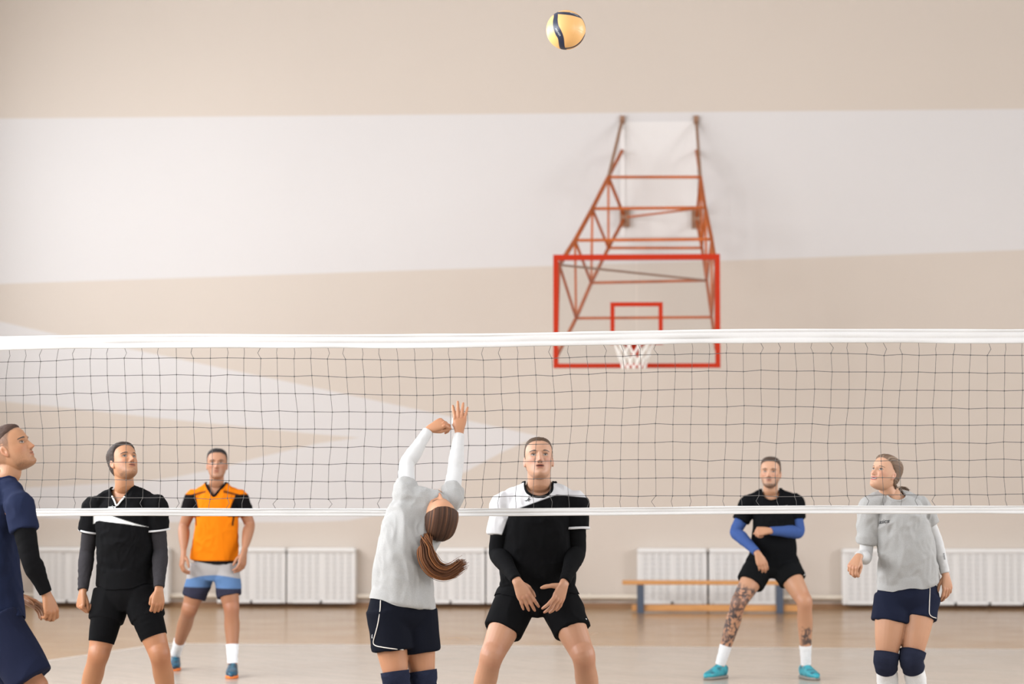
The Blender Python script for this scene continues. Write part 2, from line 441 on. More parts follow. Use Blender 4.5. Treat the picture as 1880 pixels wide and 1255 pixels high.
for x in (sx0, sx1): a.box(x-w, x+w, YH-.0105, YH-.0068, sz0+w, sz1-w)
hpart('target_square', a, M_RED, board)
rz = 3.04; rc = np.array((xm-.03, YH-.36, rz)); a = Acc()
th = np.linspace(0, 2*math.pi, 41)
ringp = np.stack([rc[0]+.225*np.cos(th), rc[1]+.225*np.sin(th), np.full(41, rz)], 1)
for i in range(40): a.bar(ringp[i], ringp[i+1], .02, .02)
a.box(rc[0]-.05, rc[0]+.05, YH-.16, YH-.0206, rz-.012, rz+.012); a.box(rc[0]-.03, rc[0]+.05, YH-.035, YH-.0206, rz-.2, rz+.06)
for s in (-1, 1): a.bar((rc[0]+s*.16, rc[1]+.16, rz), (rc[0]+s*.05, YH-.022, rz-.12), .016)
hpart('rim', a, M_RED)
a = Acc(); lev = [(.225, rz-.01), (.2, rz-.1), (.17, rz-.19), (.14, rz-.27), (.125, rz-.34)]
for l in range(4):
    for i in range(12):
        t0 = (i+.5*(l % 2))*math.pi/6
        p = np.array((rc[0]+lev[l][0]*math.cos(t0), rc[1]+lev[l][0]*math.sin(t0), lev[l][1]))
        for s in (-1, 1):
            t1 = t0+s*math.pi/12; q = np.array((rc[0]+lev[l+1][0]*math.cos(t1), rc[1]+lev[l+1][0]*math.sin(t1), lev[l+1][1]))
            a.bar(p, q, .011)
hpart('basket_net', a, M_CORD)
# bracket: two latticed side frames tied together by cross bars, from the wall out to the board
YS = [YH+.03, YH+.86, YH+1.7, YH+2.55, YW-.02]
topL = [P(1027, 486, YS[0]), P(1055.7, 441, YS[1]), P(1087.5, 383, YS[2]), P(1117, 325, YS[3])]
botL = [P(1022, 654, YS[0]), P(1057.7, 584, YS[1]), P(1085.5, 519, YS[2]), P(1117, 455, YS[3]), P(1147, 399, YS[4])]
topR = [P(1314, 486, YS[0]), P(1306.5, 439, YS[1]), P(1294.6, 381, YS[2]), P(1286, 325, YS[3])]
botR = [P(1314, 640, YS[0]), P(1306.5, 582, YS[1]), P(1297.4, 514.6, YS[2]), P(1288.6, 455, YS[3]), P(1278.7, 402, YS[4])]
for top, bot, wa, wb in ((topL, botL, P(1142.5, 220, YS[4]), P(1142.5, 276, YS[4])), (topR, botR, P(1278, 220, YS[4]), P(1278.5, 276, YS[4]))):
    a = Acc()
    for i in range(3): a.bar(top[i], top[i+1], .036); a.bar(bot[i], bot[i+1], .03)
    a.bar(bot[3], bot[4], .03); a.bar(top[3], bot[4], .03)
    for i in range(1, 4): a.bar(top[i], bot[i], .026)
    for i in range(1, 4): a.bar(top[i], bot[i-1] if i < 0 else bot[i], .02)
    for i in range(1, 3): a.bar(top[i], bot[i+1], .024)
    a.bar(top[0], bot[1], .024); a.bar(top[0], bot[0], .026)
    fr = hpart('side_frame', a, M_RUST)
    b = Acc(); b.bar(top[3], wa, .03); hpart('wall_stay', b, M_DARK, fr)
    b = Acc(); b.bar(top[3], wb, .03); hpart('wall_stay', b, M_RUST, fr)
    b = Acc(); b.box(bot[4].x-.06, bot[4].x+.06, YW-.09, YW-.004, bot[4].z-.12, bot[4].z+.12); hpart('wall_plate', b, M_DARK, fr)
    b = Acc(); b.box(wa.x-.03, wa.x+.03, YW-.05, YW-.004, wa.z-.05, wa.z+.05)
    hpart('wall_plate', b, M_DARK, fr)
for i in (1, 2, 3):
    a = Acc(); a.bar(topL[i], topR[i], .032); hpart('cross_bar', a, M_RUST)
    a = Acc(); a.bar(botL[i], botR[i], .03); hpart('cross_bar', a, M_RUST)
a = Acc(); a.bar(topL[0], botR[2], .022); hpart('tie_rod', a, M_DARK)
a = Acc(); a.bar(botL[4], topR[2], .022); hpart('tie_rod', a, M_RUST)
a = Acc(); q0, q1 = P(1143, 224, YW), P(1276, 434, YW)
a.box(q0.x, q1.x, YW-.016, YW-.002, q1.z, q0.z)
for x in (q0.x, q1.x): a.box(x-.03, x+.03, YW-.032, YW-.0165, q1.z, q0.z)
hpart('mounting_board', a, M_PANEL)

# ------------------------------------------------------------------ volleyball net
M_BAND = mat('white net tape', lin(203, 201, 198), .75, noise=(3, .04), bump=(60, .3, .004))
M_NET = mat('dark net cord', lin(84, 81, 78), .8)
YNET = 13.25
net = bpy.data.objects.new('volleyball_net', None); COL.objects.link(net)
tag(net, 'black volleyball net with white top and bottom tapes stretched across the hall', 'volleyball net')
NX0, NX1 = -6.0, 4.6
cz = np.polyfit([P(p, 600, YNET).x for p in (0, 1000, 1880)], [P(0, 617.5, YNET).z, P(1000, 609, YNET).z, P(1880, 601.5, YNET).z], 1)
cb = np.polyfit([P(p, 940, YNET).x for p in (80, 1000, 1880)], [P(80, 948, YNET).z, P(1000, 947, YNET).z, P(1880, 941.5, YNET).z], 1)
ztop = lambda x: np.polyval(cz, x)+.006*np.sin(x*1.9+.5); zbot = lambda x: np.polyval(cb, x)+.004*np.sin(x*1.6)
net.location = ((NX0+NX1)/2, YNET, 0); no = -np.array(net.location)
def tape(name, zfun, h, prof, seed):
    X = np.linspace(NX0, NX1, 500); V = []; n = len(prof)
    for y, z in prof:
        w = vnoise(np.stack([X*3.5, np.full_like(X, z*9), np.full_like(X, y*50)], 1), seed)
        V.append(np.stack([X, YNET+y+.004*w, zfun(X)+z*h+.0025*w], 1))
    V = np.stack(V, 1).reshape(-1, 3)+no; F = []
    for i in range(499):
        for j in range(n): F.append((i*n+j, i*n+(j+1) % n, (i+1)*n+(j+1) % n, (i+1)*n+j))
    F.append(list(range(n))[::-1]); F.append([499*n+j for j in range(n)])
    return link(name, mesh_np(name, V, F), net, [M_BAND])
prof = [(-.004, 0), (-.007, .06), (-.006, .3), (-.003, .36), (-.006, .42), (-.007, .72), (-.004, .78), (-.008, .84), (-.009, .95), (0, 1.0), (.009, .95), (.006, .4), (.004, 0)]
tape('top_tape', lambda x: ztop(x)-.077, .077, prof, 3)
tape('bottom_tape', zbot, .043, prof, 5)
pitch = .0945; nx = int((NX1-NX0)/pitch); nrow = 9
a = Acc(); rows = []
gx = NX0+pitch*(np.arange(nx)+.5)
sag = np.cumsum(RNG.normal(0, .0016, nx)); sag -= np.linspace(sag[0], sag[-1], nx)
for j in range(nrow+2):
    if j == 0: z = ztop(gx)-.074
    elif j == nrow+1: z = zbot(gx)+.04
    else:
        ta, tb = ztop(gx)-.077-.061, zbot(gx)+.043+.058
        z = ta+(tb-ta)*(j-1)/(nrow-1)+RNG.normal(0, .0022, nx)+.006*np.sin(gx*2.1+j*.3)
    drift = .009*np.sin(j*.55+gx*.8)+.005*np.sin(gx*5+j*.9)
    rows.append(np.stack([gx+drift+RNG.normal(0, .0018, nx), YNET+.006*np.sin(gx*2.3+j*.5)*(0 if j in (0, nrow+1) else 1), z], 1))
for j in range(1, nrow+1):
    for i in range(nx-1): a.bar(rows[j][i], rows[j][i+1], .0032)
    for i in range(nx):
        p = rows[j][i]; a.add([p+d for d in np.array([(.0055, 0, 0), (0, .0055, 0), (-.0055, 0, 0), (0, -.0055, 0), (0, 0, .0055), (0, 0, -.0055)])],
                              [(0, 1, 4), (1, 2, 4), (2, 3, 4), (3, 0, 4), (1, 0, 5), (2, 1, 5), (3, 2, 5), (0, 3, 5)])
for j in range(nrow+1):
    for i in range(nx):
        p, q = rows[j][i], rows[j+1][i]
        if j in (0, nrow):                                    # slack cords at the tapes hang in a bow
            m_ = (p+q)/2+np.array((RNG.normal(0, .009), .004, 0)); a.bar(p, m_, .0022); a.bar(m_, q, .0022)
        else: a.bar(p, q, .0022)
for v in a.V: v += no
link('netting', a.mesh('netting', False), net, [M_NET])

# ------------------------------------------------------------------ ball
YBALL = 12.75
bc = P(1039, 55, YBALL); R_B = .105
bm = bmesh.new(); bmesh.ops.create_icosphere(bm, subdivisions=7, radius=1)
me = bpy.data.meshes.new('volleyball'); bm.to_mesh(me); bm.free()
U = nrm(get_v(me))
vx = np.array(CAM_R.col[0]); vy = np.array(CAM_R.col[1]); vz = np.array(CAM_R.col[2])
def sph(pts):
    return nrm(np.array([(x*vx+y*vy+(math.sqrt(max(0, 1-x*x-y*y)) if s > 0 else -math.sqrt(max(0, 1-x*x-y*y)))*vz) for x, y, s in pts]))
bands = [([(-.50, .84, 1), (-.53, .62, 1), (-.56, .35, 1), (-.53, .05, 1), (-.40, -.26, 1), (-.27, -.56, 1), (-.18, -.95, 1), (0, -.97, -1)], [.12, .13, .15, .17, .19, .16, .15, .15]),
         ([(-.52, .80, 1), (-.25, .79, 1), (.08, .755, 1), (.5, .68, 1), (.80, .55, 1), (.97, .2, 1), (.98, -.1, -1)], [.10, .12, .13, .13, .09, .06, .1]),
         ([(-.2, -.95, 1), (.15, -.95, 1), (.45, -.86, 1), (.74, -.64, 1), (.93, -.33, 1), (.97, 0, -1)], [.1, .07, .09, .12, .1, .1]),
         ([(-.50, .84, 1), (-.6, .79, 1), (-.7, .6, -1), (-.5, .1, -1), (-.1, -.3, -1), (.3, -.8, -1)], [.12, .13, .15, .16, .16, .15])]
blue = np.full(len(U), -1.)
for pts, ws in bands:
    C = nrm(catmull(sph(pts), 14)); w = catmull(np.array(ws)[:, None], 14)[:, 0]
    for c, wi in zip(C, w): blue = np.maximum(blue, wi-np.arccos(np.clip(U@c, -1, 1)))
f = sstep(-.012, .012, blue)[:, None]
seam = sstep(.02, 0, abs(blue+.02))*.35
col = np.array(lin(218, 168, 104)[:3])*(1-f)+np.array(lin(19, 29, 54)[:3])*f
dx = U@vx; dyy = U@vy
for (x0, y0, x1, y1) in ((.40, .5, .46, -.05), (.46, -.05, .95, -.2), (.46, -.05, .2, -.9)):
    t = np.clip(((dx-x0)*(x1-x0)+(dyy-y0)*(y1-y0))/((x1-x0)**2+(y1-y0)**2), 0, 1)
    dd = np.hypot(dx-x0-t*(x1-x0), dyy-y0-t*(y1-y0)); seam = np.maximum(seam, sstep(.02, .004, dd)*.5*(U@vz > 0))
set_v(me, U*R_B*(1-.012*seam)[:, None])
set_col(me, col)
me.polygons.foreach_set('use_smooth', [True]*len(me.polygons))
M_BALL = mat('ball leather', rough=.38, attr=True, bump=(260, .15, .002))
ball = link('volleyball', me, mats=[M_BALL], loc=bc); tag(ball, 'yellow and navy volleyball flying high above the net', 'ball')
M_INK = mat('white ink', lin(214, 214, 212), .6)
M_INK3 = mat('grey ink', lin(150, 152, 156), .6)
M_INK2 = mat('black ink', lin(34, 34, 36), .6)
def text_mesh(s, size, shear=0.0, bold=0.0):
    cu = bpy.data.curves.new('t', 'FONT'); cu.body = s; cu.size = size; cu.shear = shear; cu.offset = bold
    cu.align_x = 'CENTER'; cu.align_y = 'CENTER'; cu.resolution_u = 3
    o = bpy.data.objects.new('t', cu); COL.objects.link(o)
    dg = bpy.context.evaluated_depsgraph_get(); me = bpy.data.meshes.new_from_object(o.evaluated_get(dg))
    bpy.data.objects.remove(o); bpy.data.curves.remove(cu)
    bm = bmesh.new(); bm.from_mesh(me); bmesh.ops.triangulate(bm, faces=bm.faces[:])
    bmesh.ops.subdivide_edges(bm, edges=[e for e in bm.edges if e.calc_length() > size*.25], cuts=2)
    bm.to_mesh(me); bm.free(); return me
def ball_text(s, size, x, y, ang):
    me = text_mesh(s, size, .15, .004); V = get_v(me); ca, sa = math.cos(ang), math.sin(ang)
    c = sph([(x, y, 1)])[0]; e1 = nrm(ca*vx+sa*vy-((ca*vx+sa*vy)@c)*c); e2 = np.cross(c, e1)
    set_v(me, nrm(c+np.outer(V[:, 0], e1)+np.outer(V[:, 1], e2))*(R_B+.0008))
    link('lettering', me, ball, [M_INK3])
ball_text('MIKASA', .135, -.43, -.22, math.radians(-58)); ball_text('MIKASA', .13, .40, .725, math.radians(-8))
# ------------------------------------------------------------------ people: heads, hands, limbs, clothes
G2 = lambda x, z, x0, z0, sx, sz: np.exp(-((x-x0)/sx)**2-((z-z0)/sz)**2)
HZ = [-.1195, -.1185, -.115, -.108, -.098, -.085, -.07, -.055, -.04, -.02, 0, .02, .04, .06, .078, .092, .102, .110, .1145, .1158]
HF = [.058, .068, .0775, .084, .0855, .0845, .0855, .0865, .0870, .0875, .0885, .0915, .0905, .086, .077, .064, .050, .030, .010, -.008]
HB = [.030, .016, .000, -.016, -.034, -.052, -.066, -.078, -.088, -.098, -.104, -.107, -.107, -.103, -.095, -.083, -.070, -.050, -.030, -.012]
HW = [.006, .016, .026, .037, .0465, .0545, .0610, .0655, .0685, .0715, .0735, .0755, .0758, .0735, .0675, .0585, .0485, .0330, .0165, .004]
def head_grid(fem=False, smile=0.0, mouth=0.0, jaw=1.0, hull=False):
    nt_, nz_ = 176, 104
    zz = np.interp(np.linspace(0, 1, nz_), np.linspace(0, 1, 9), [-.1195, -.112, -.085, -.052, -.015, .035, .080, .108, .1158])
    f, b, w = (np.interp(zz, HZ, A) for A in (HF, HB, HW))
    k = np.array([1, 2, 3, 2, 1.])/9
    sm = lambda A: np.concatenate([A[:2], np.convolve(A, k, 'valid'), A[-2:]])
    f, b, w = sm(f), sm(b), sm(w)
    lower = sstep(-.02, -.10, zz)
    w = w*(1+(jaw-1)*lower)
    if fem: w = w*(1-.07*lower); f = f-.003*sstep(.0, .03, zz)*sstep(.06, .03, zz)
    t = np.linspace(0, 2*math.pi, nt_, endpoint=False)
    T_, Z = np.meshgrid(t, zz); c, s = np.cos(T_), np.sin(T_)
    pw = 2/2.25; cy = -.006
    cc = np.sign(c)*abs(c)**pw; ss = np.sign(s)*abs(s)**pw
    fd, bd = (f-np.minimum(cy, (f+b)/2))[:, None], (np.minimum(cy, (f+b)/2)-b)[:, None]
    cyr = np.minimum(cy, (f+b)/2)[:, None]
    k0 = sstep(-.025, -.085, zz)[:, None]; cyr = cyr*(1-k0)+((f+b)/2)[:, None]*k0; fd = f[:, None]-cyr; bd = cyr-b[:, None]
    Y = cyr+np.where(c > 0, fd, bd)*cc; X = w[:, None]*ss
    if not hull:
        fr = sstep(.02, .05, Y)
        u = np.clip((.010-Z)/.047, 0, 1.0); tip = sstep(-.050, -.0385, Z)
        nh = (.004+(.0235 if not fem else .0170)*u**1.15)*tip*(Z < .02)*sstep(.02, .008, Z)
        D = nh*np.exp(-(X/(.0062+.0040*u))**2)
        for sg in (-1, 1):
            D += .0085*G2(X, Z, sg*.0125, -.0395, .0065, .006)
            D += -.0135*G2(X, Z, sg*.0315, .001, .0160, .0105)-.0065*G2(X, Z, sg*.0165, .004, .0060, .0095)
            D += (.0060 if not fem else .0025)*G2(X, Z, sg*.028, .0200, .020, .006)-.0035*G2(X, Z, sg*.022, -.036, .007, .014)
            D += .0045*G2(X, Z, sg*.048, -.024, .018, .014)
            D += -.003*G2(X, Z, sg*.043, -.060, .019, .022)
            D += .003*smile*G2(X, Z, sg*.036, -.046, .012, .012)
            D += .0035*G2(X, Z, sg*.0315, -.0005, .0115, .0048)
        lw = .020+.006*smile
        D += .0050*np.exp(-(X/lw)**4)*np.exp(-((Z+.0585)/.0040)**2)+.0052*np.exp(-(X/(lw*.9))**4)*np.exp(-((Z+.0715+.006*mouth)/.0048)**2)
        D += -(.004+.012*mouth)*np.exp(-(X/(lw*.92))**4)*np.exp(-((Z+.0645+.003*mouth)/(.0022+.003*mouth))**2)
        D += -.0035*G2(X, Z, 0, -.083, .02, .006)+.0055*G2(X, Z, 0, -.100, .017, .011)
        Y = Y+D*fr
    V = np.stack([X.ravel(), Y.ravel(), Z.ravel()], 1)
    V = np.concatenate([V, V[:nt_].mean(0)[None], V[-nt_:].mean(0)[None]])
    F = []
    for i in range(nz_-1):
        for j in range(nt_): F.append((i*nt_+j, (i+1)*nt_+j, (i+1)*nt_+(j+1) % nt_, i*nt_+(j+1) % nt_))
    a, b_ = nz_*nt_, nz_*nt_+1
    for j in range(nt_): F.append((a, j, (j+1) % nt_)); F.append((b_, (nz_-1)*nt_+(j+1) % nt_, (nz_-1)*nt_+j))
    return V, F
def ear(sg, size=1.0):
    n, m = 26, 18; V = []; F = []
    for i in range(1, m):
        ph = math.pi*i/m
        for j in range(n):
            th = 2*math.pi*j/n; V.append((math.sin(ph)*math.cos(th), math.sin(ph)*math.sin(th), math.cos(ph)))
    V = np.array(V+[(0, 0, 1), (0, 0, -1)])
    for i in range(m-2):
        for j in range(n): F.append((i*n+j, (i+1)*n+j, (i+1)*n+(j+1) % n, i*n+(j+1) % n))
    k = len(V)-2
    for j in range(n): F.append((k, j, (j+1) % n)); F.append((k+1, (m-2)*n+(j+1) % n, (m-2)*n+j))
    x, y, z = V.T
    rz_ = 1+.10*z                                # wider at the top, a lobe below
    yy = y*.0165*rz_*np.where(z < -.2, 1-.35*(-z-.2), 1)
    xx = x*.0085; zz = z*.0315
    dent = np.exp(-((yy-.002)/.0075)**2-((zz-.004)/.016)**2)*.009
    xx = np.where(x > 0, xx-dent, xx*.8)
    xx = xx+.16*(-yy)+.002
    Q = np.stack([xx, yy, zz], 1)*size
    a = math.radians(12); Q = Q@np.array([[1, 0, 0], [0, math.cos(a), math.sin(a)], [0, -math.sin(a), math.cos(a)]])
    Q[:, 0] = (Q[:, 0]+.0735)*sg; Q[:, 1] -= .010; Q[:, 2] -= .012
    return Q, (F if sg > 0 else [f[::-1] for f in F])

def frame(fwd, up):
    f = nrm(np.array(fwd, float)); u = np.array(up, float); u = nrm(u-(u@f)*f); r = np.cross(f, u)
    return np.stack([r, f, u], 1)                # columns: local x (own right), y (forward), z (up)
def look(yaw, pitch, roll=0):
    y, p, r = map(math.radians, (yaw, pitch, roll))
    f = np.array((math.sin(y)*math.cos(p), -math.cos(y)*math.cos(p), math.sin(p)))
    R = frame(f, (0, 0, 1)); c, s = math.cos(r), math.sin(r)
    return np.stack([R[:, 0]*c+R[:, 2]*s, f, R[:, 2]*c-R[:, 0]*s], 1)

def hand(acc, wrist, u, n, right, fore, curl=20, spread=7, scale=1.0, thumb=(40, 25), curls=None, rf=1.14, tips=None):
    """Palm, four fingers of unequal length with three bends each, and a thumb from the side of the palm."""
    u = nrm(np.array(u, float)); n = np.array(n, float); n = nrm(n-(n@u)*u)
    t = np.cross(n, u) if right else np.cross(u, n)          # towards the thumb
    B = np.stack([t, u, n], 1)*scale; W = np.array(wrist, float)
    L = lambda p: W+B@np.array(p, float)
    r = lambda v: np.array(v)*scale
    pts = [(.001, .03, .001), (0, .065, .001), (-.001, .086, 0)]
    acc.add(*loft([W-nrm(fore)*.045, W-u*.004]+[L(p) for p in pts], r([(.0262, .0205), (.0262, .0190), (.034, .0182), (.0405, .0150), (.040, .0118)]), lat=t, n=20, sub=5, power=2.5))
    base = [(.0290, .084), (.0095, .089), (-.0105, .085), (-.0285, .076)]
    lens = [(.042, .025, .021), (.047, .029, .022), (.043, .027, .021), (.034, .020, .019)]
    rad = [.0090, .0092, .0088, .0078]
    for k in range(4):
        cu = curls[k] if curls else (curl*(1+.08*(k-1)), curl*1.15, curl*.7)
        if not isinstance(cu, (tuple, list)): cu = (cu, cu*1.15, cu*.7)
        sp = math.radians(spread*(1.5-k)*.62)
        d = np.array((math.sin(sp), math.cos(sp), 0)); p = np.array((base[k][0], base[k][1]-.014, .001)); ang = 0
        out = [p, np.array((base[k][0], base[k][1], .0035))]; p = out[-1]
        rr = [rad[k]*1.12, rad[k]*1.12]
        for q in range(3):
            ang += math.radians(cu[q]); dv = d*math.cos(ang)+np.array((0, 0, -math.sin(ang)))
            out.append(p+dv*lens[k][q]*.5); rr.append(rad[k]*(.97-.09*q))
            p = p+dv*lens[k][q]; out.append(p); rr.append(rad[k]*(1.03-.13*q) if q < 2 else rad[k]*.66)
        acc.add(*loft([L(o) for o in out], r(rr)*rf, n=12, sub=3))
        if tips is not None: tips.append([L(o) for o in out])
    a1, a2 = map(math.radians, thumb)
    p0 = np.array((.012, .016, -.006)); d1 = np.array((math.sin(a1), math.cos(a1)*.9, -.40)); d1 /= np.linalg.norm(d1)
    d2 = np.array((math.sin(a2), math.cos(a2), -.30)); d2 /= np.linalg.norm(d2)
    p1 = p0+d1*.045; p2 = p1+d2*.032; p3 = p2+nrm(d2+np.array((-.12, .1, -.05)))*.027
    acc.add(*loft([L(p) for p in (p0, (p0+p1)/2, p1, (p1+p2)/2, p2, (p2+p3)/2, p3)], r([.0150, .0140, .0115, .0100, .0102, .0095, .0066])*rf, n=12, sub=3))
    if tips is not None: tips.append([L(p1), L(p2), L(p3)])

def seg(pts, rads, f0, f1, add=0.0, n=9):
    """A stretch (by fraction of length) of a limb's line and radii, widened by add."""
    pts = np.asarray(pts, float); rads = np.asarray(rads, float); C = catmull(pts, 8); R = catmull(rads.reshape(len(rads), -1), 8)[:, 0]
    s = np.concatenate([[0], np.cumsum(np.linalg.norm(np.diff(C, axis=0), axis=1))]); s /= s[-1]
    q = np.linspace(f0, f1, n)
    return np.stack([np.interp(q, s, C[:, k]) for k in range(3)], 1), np.interp(q, s, R)+add

M_SKIN = mat('skin', rough=.5, spec=.4, attr=True, sss=.06, bump=(220, .12, .0015))
M_HAIR = mat('hair', rough=.68, spec=.25, attr=True)
M_TEE = mat('cotton jersey', rough=.9, spec=.2, attr=True, sheen=.1, noise=(260, .10), bump=(420, .25, .0015))
M_POLY = mat('sports fabric', rough=.88, spec=.07, attr=True, bump=(520, .2, .001))
M_PADS = mat('knit fabric', rough=.92, spec=.08, attr=True, noise=(300, .18), bump=(300, .4, .002))
M_SHOE = mat('shoe synthetic', rough=.42, spec=.5, attr=True, noise=(40, .15))
M_RUB = mat('shoe rubber', rough=.6, attr=True)

class Person:
    def __init__(s, label, Y, group=None):
        s.Y = Y; s.label = label; s.J = {}
    def p(s, px, py, dy=0.0):
        return np.array(P(px, py, s.Y+dy))
    def k(s): return F_PX/s.Y                  # pixels per metre at this distance

def child(ps, name, me, m, parent=None, col=None):
    """Link a worn piece under the person; meshes are built in world space and moved to the person's base."""
    V = get_v(me)-ps.base; set_v(me, V)
    if col is not None: set_col(me, np.repeat(np.array(col[:3])[None], len(V), 0) if np.ndim(col) == 1 else col)
    me.polygons.foreach_set('use_smooth', [True]*len(me.polygons))
    o = link(name, me, parent or ps.obj, [m]); ps.bv = None
    return o
def bvh_of(me, off=(0, 0, 0)):
    V = get_v(me)+np.array(off); return BVHTree.FromPolygons(V.tolist(), [tuple(p.vertices) for p in me.polygons])

def build_body(ps, S):
    """One continuous skin: head, neck, trunk, arms with hands, legs and feet, joined and then painted."""
    v = S['voxel']; acc = Acc(); sc = S.get('head_scale', 1.0); fem = S.get('fem', False)
    H = S['head_R']; hc = S['head']; A_, L_ = S.get('arm', 1.0), S.get('leg', 1.0)
    toW = lambda Q: hc+(Q*sc)@H.T
    ps.toL = lambda Wp: ((Wp-hc)/sc)@H
    Vh, Fh = head_grid(fem, S.get('smile', 0), S.get('mouth', 0), S.get('jaw', 1.0))
    ha = Acc(); ha.add(toW(Vh), Fh)
    for sg in (-1, 1): Q, F = ear(sg, .92 if fem else 1.0); ha.add(toW(Q), F)
    ps.headV, ps.toWorld = Vh, toW
    nb = S['neck']; rn = (.0455 if fem else .0565)*S.get('neck_w', 1)
    n0, n1 = toW(np.array([(0, -.022, -.035), (0, -.024, -.085)]))
    lat_s = nrm(S['sh_R']-S['sh_L']); lat_h = nrm(S['hip_R']-S['hip_L'])
    dn = nrm(S['chest']-nb)
    ha.add(*loft([n0, n1*.6+nb*.4, nb+(n1-nb)*.22, nb+dn*.012, nb+dn*.045, nb+dn*.085], [(rn*.98, rn), (rn, rn*1.02), (rn*1.06, rn*1.05), (rn*1.32, rn*1.16), (rn*1.75, rn*1.28), (rn*1.9, rn*1.2)], lat=lat_s, n=28))
    # trunk
    rings = S['trunk']; ins = S.get('inset', .022)
    C = np.array([r_[0] for r_ in rings]); R = np.array([(max(r_[1]-ins, .04), max(r_[2]-ins, .035)) for r_ in rings])
    q = np.linspace(0, 1, len(rings))[:, None]; lat = lat_h*(1-q)+lat_s*q
    acc.add(*loft(C, R, lat=lat, n=30, power=2.3))
    hc_ = (S['hip_R']+S['hip_L'])/2; hw = S.get('hip_w', .155)
    up = nrm(C[min(2, len(C)-1)]-hc_)
    acc.add(*loft([hc_-up*.015, hc_+up*.01, hc_+up*.08, hc_+up*.17], [(hw*.72, hw*.45), (hw, hw*.72), (hw*.95, hw*.68), (hw*.82, hw*.58)], lat=lat_h, n=28))
    ha.add(*loft(C[-4:], R[-4:]+.0015, lat=lat[-4:], n=30, power=2.3))
    # traps and shoulders
    for sd in ('L', 'R'):
        sh = S['sh_'+sd]; ha.add(*loft([nb+(n1-nb)*.35, nb*.55+sh*.45-np.array((0, 0, .002)), sh+np.array((0, 0, .0))], [.030*A_, .034*A_, .038*A_], n=14))
    F_ = S['facing']; ps.limbs = {}
    for sd in ('L', 'R'):
        sh, el, wr = S['sh_'+sd], S['el_'+sd], S['wr_'+sd]
        ctr = S['chest']; a0 = sh+(ctr-sh)*.22
        pts = [a0, sh, sh*.72+el*.28, sh*.4+el*.6, el, el*.74+wr*.26, el*.4+wr*.6, wr]
        rad = np.array([.050, .056, .0525, .046, .0405, .0435, .035, .0265])*A_
        if fem: rad = np.array([.043, .047, .044, .039, .0355, .0365, .030, .0235])*A_
        rad[-1] = .0232 if fem else .0268; rad[-2] = min(rad[-2], .0300 if fem else .0360)
        ps.limbs['arm_'+sd] = (pts, rad); rb = rad.copy(); rb[-1] *= .55; acc.add(*loft(pts, rb, n=18))
        h = S['hand_'+sd]; ha_ = dict(h); u, n_ = ha_.pop('u'), ha_.pop('n'); tips = []
        hand(ha, wr+nrm(u)*.008, u, n_, sd == 'R', wr-el, scale=S.get('hand_scale', .93 if fem else 1.0), tips=tips, **ha_); ps.limbs['tips_'+sd] = tips
        hp, kn, an = S['hip_'+sd], S['kn_'+sd], S['an_'+sd]
        back = -F_
        pts = [hp, hp*.72+kn*.28-back*.012, hp*.38+kn*.62-back*.01, hp*.12+kn*.88, kn-back*.006, kn*.86+an*.14, kn*.68+an*.32+back*.018, kn*.42+an*.58+back*.012, kn*.14+an*.86, an]
        rad = np.array([.090, .089, .078, .0655, .062, .056, .0595, .0485, .0375, .036])*L_
        if fem: rad = np.array([.092, .090, .077, .0615, .057, .0515, .0555, .0455, .0345, .033])*L_
        ps.limbs['leg_'+sd] = (pts, rad); acc.add(*loft(pts, rad, n=22))
        d = nrm(np.array(S['toe_'+sd], float)); g = np.array((an[0], an[1], 0.0))
        acc.add(*loft([g-d*.05+(0, 0, .04), g+(0, 0, .05), g+d*.07+(0, 0, .04), g+d*.16+(0, 0, .026)], [.026, .033, .033, .02], n=14))
    body = remesh(acc, max(v, .005), 4)
    heads = remesh(ha, S.get('fine', .0026), 2, .4)
    V1, V2 = get_v(body), get_v(heads); F1, F2 = faces_np(body), faces_np(heads)
    F = np.concatenate([F1, F2+len(V1)]) if isinstance(F1, np.ndarray) and isinstance(F2, np.ndarray) else [list(f) for f in F1]+[[i+len(V1) for i in f] for f in F2]
    V = np.concatenate([V1, V2]).astype(float)
    C = paint_skin(ps, S, V)
    bvh = BVHTree.FromPolygons(V2.tolist(), [tuple(f) for f in (F2.tolist() if isinstance(F2, np.ndarray) else F2)])
    Vp, Fp, Cp = face_marks(ps, S, bvh)
    Fall = [tuple(f) for f in (F.tolist() if isinstance(F, np.ndarray) else F)]+[tuple(i+len(V) for i in f) for f in Fp]
    V = np.concatenate([V, Vp]); C = np.concatenate([C, Cp])
    ps.base = np.array((hc_[0], hc_[1], 0.0))
    me = mesh_np('person', V-ps.base, Fall, True, C)
    bpy.data.meshes.remove(body); bpy.data.meshes.remove(heads)
    ps.obj = link('person', me, mats=[M_SKIN], loc=ps.base); tag(ps.obj, ps.label, 'person')
    ps.bodyV = V

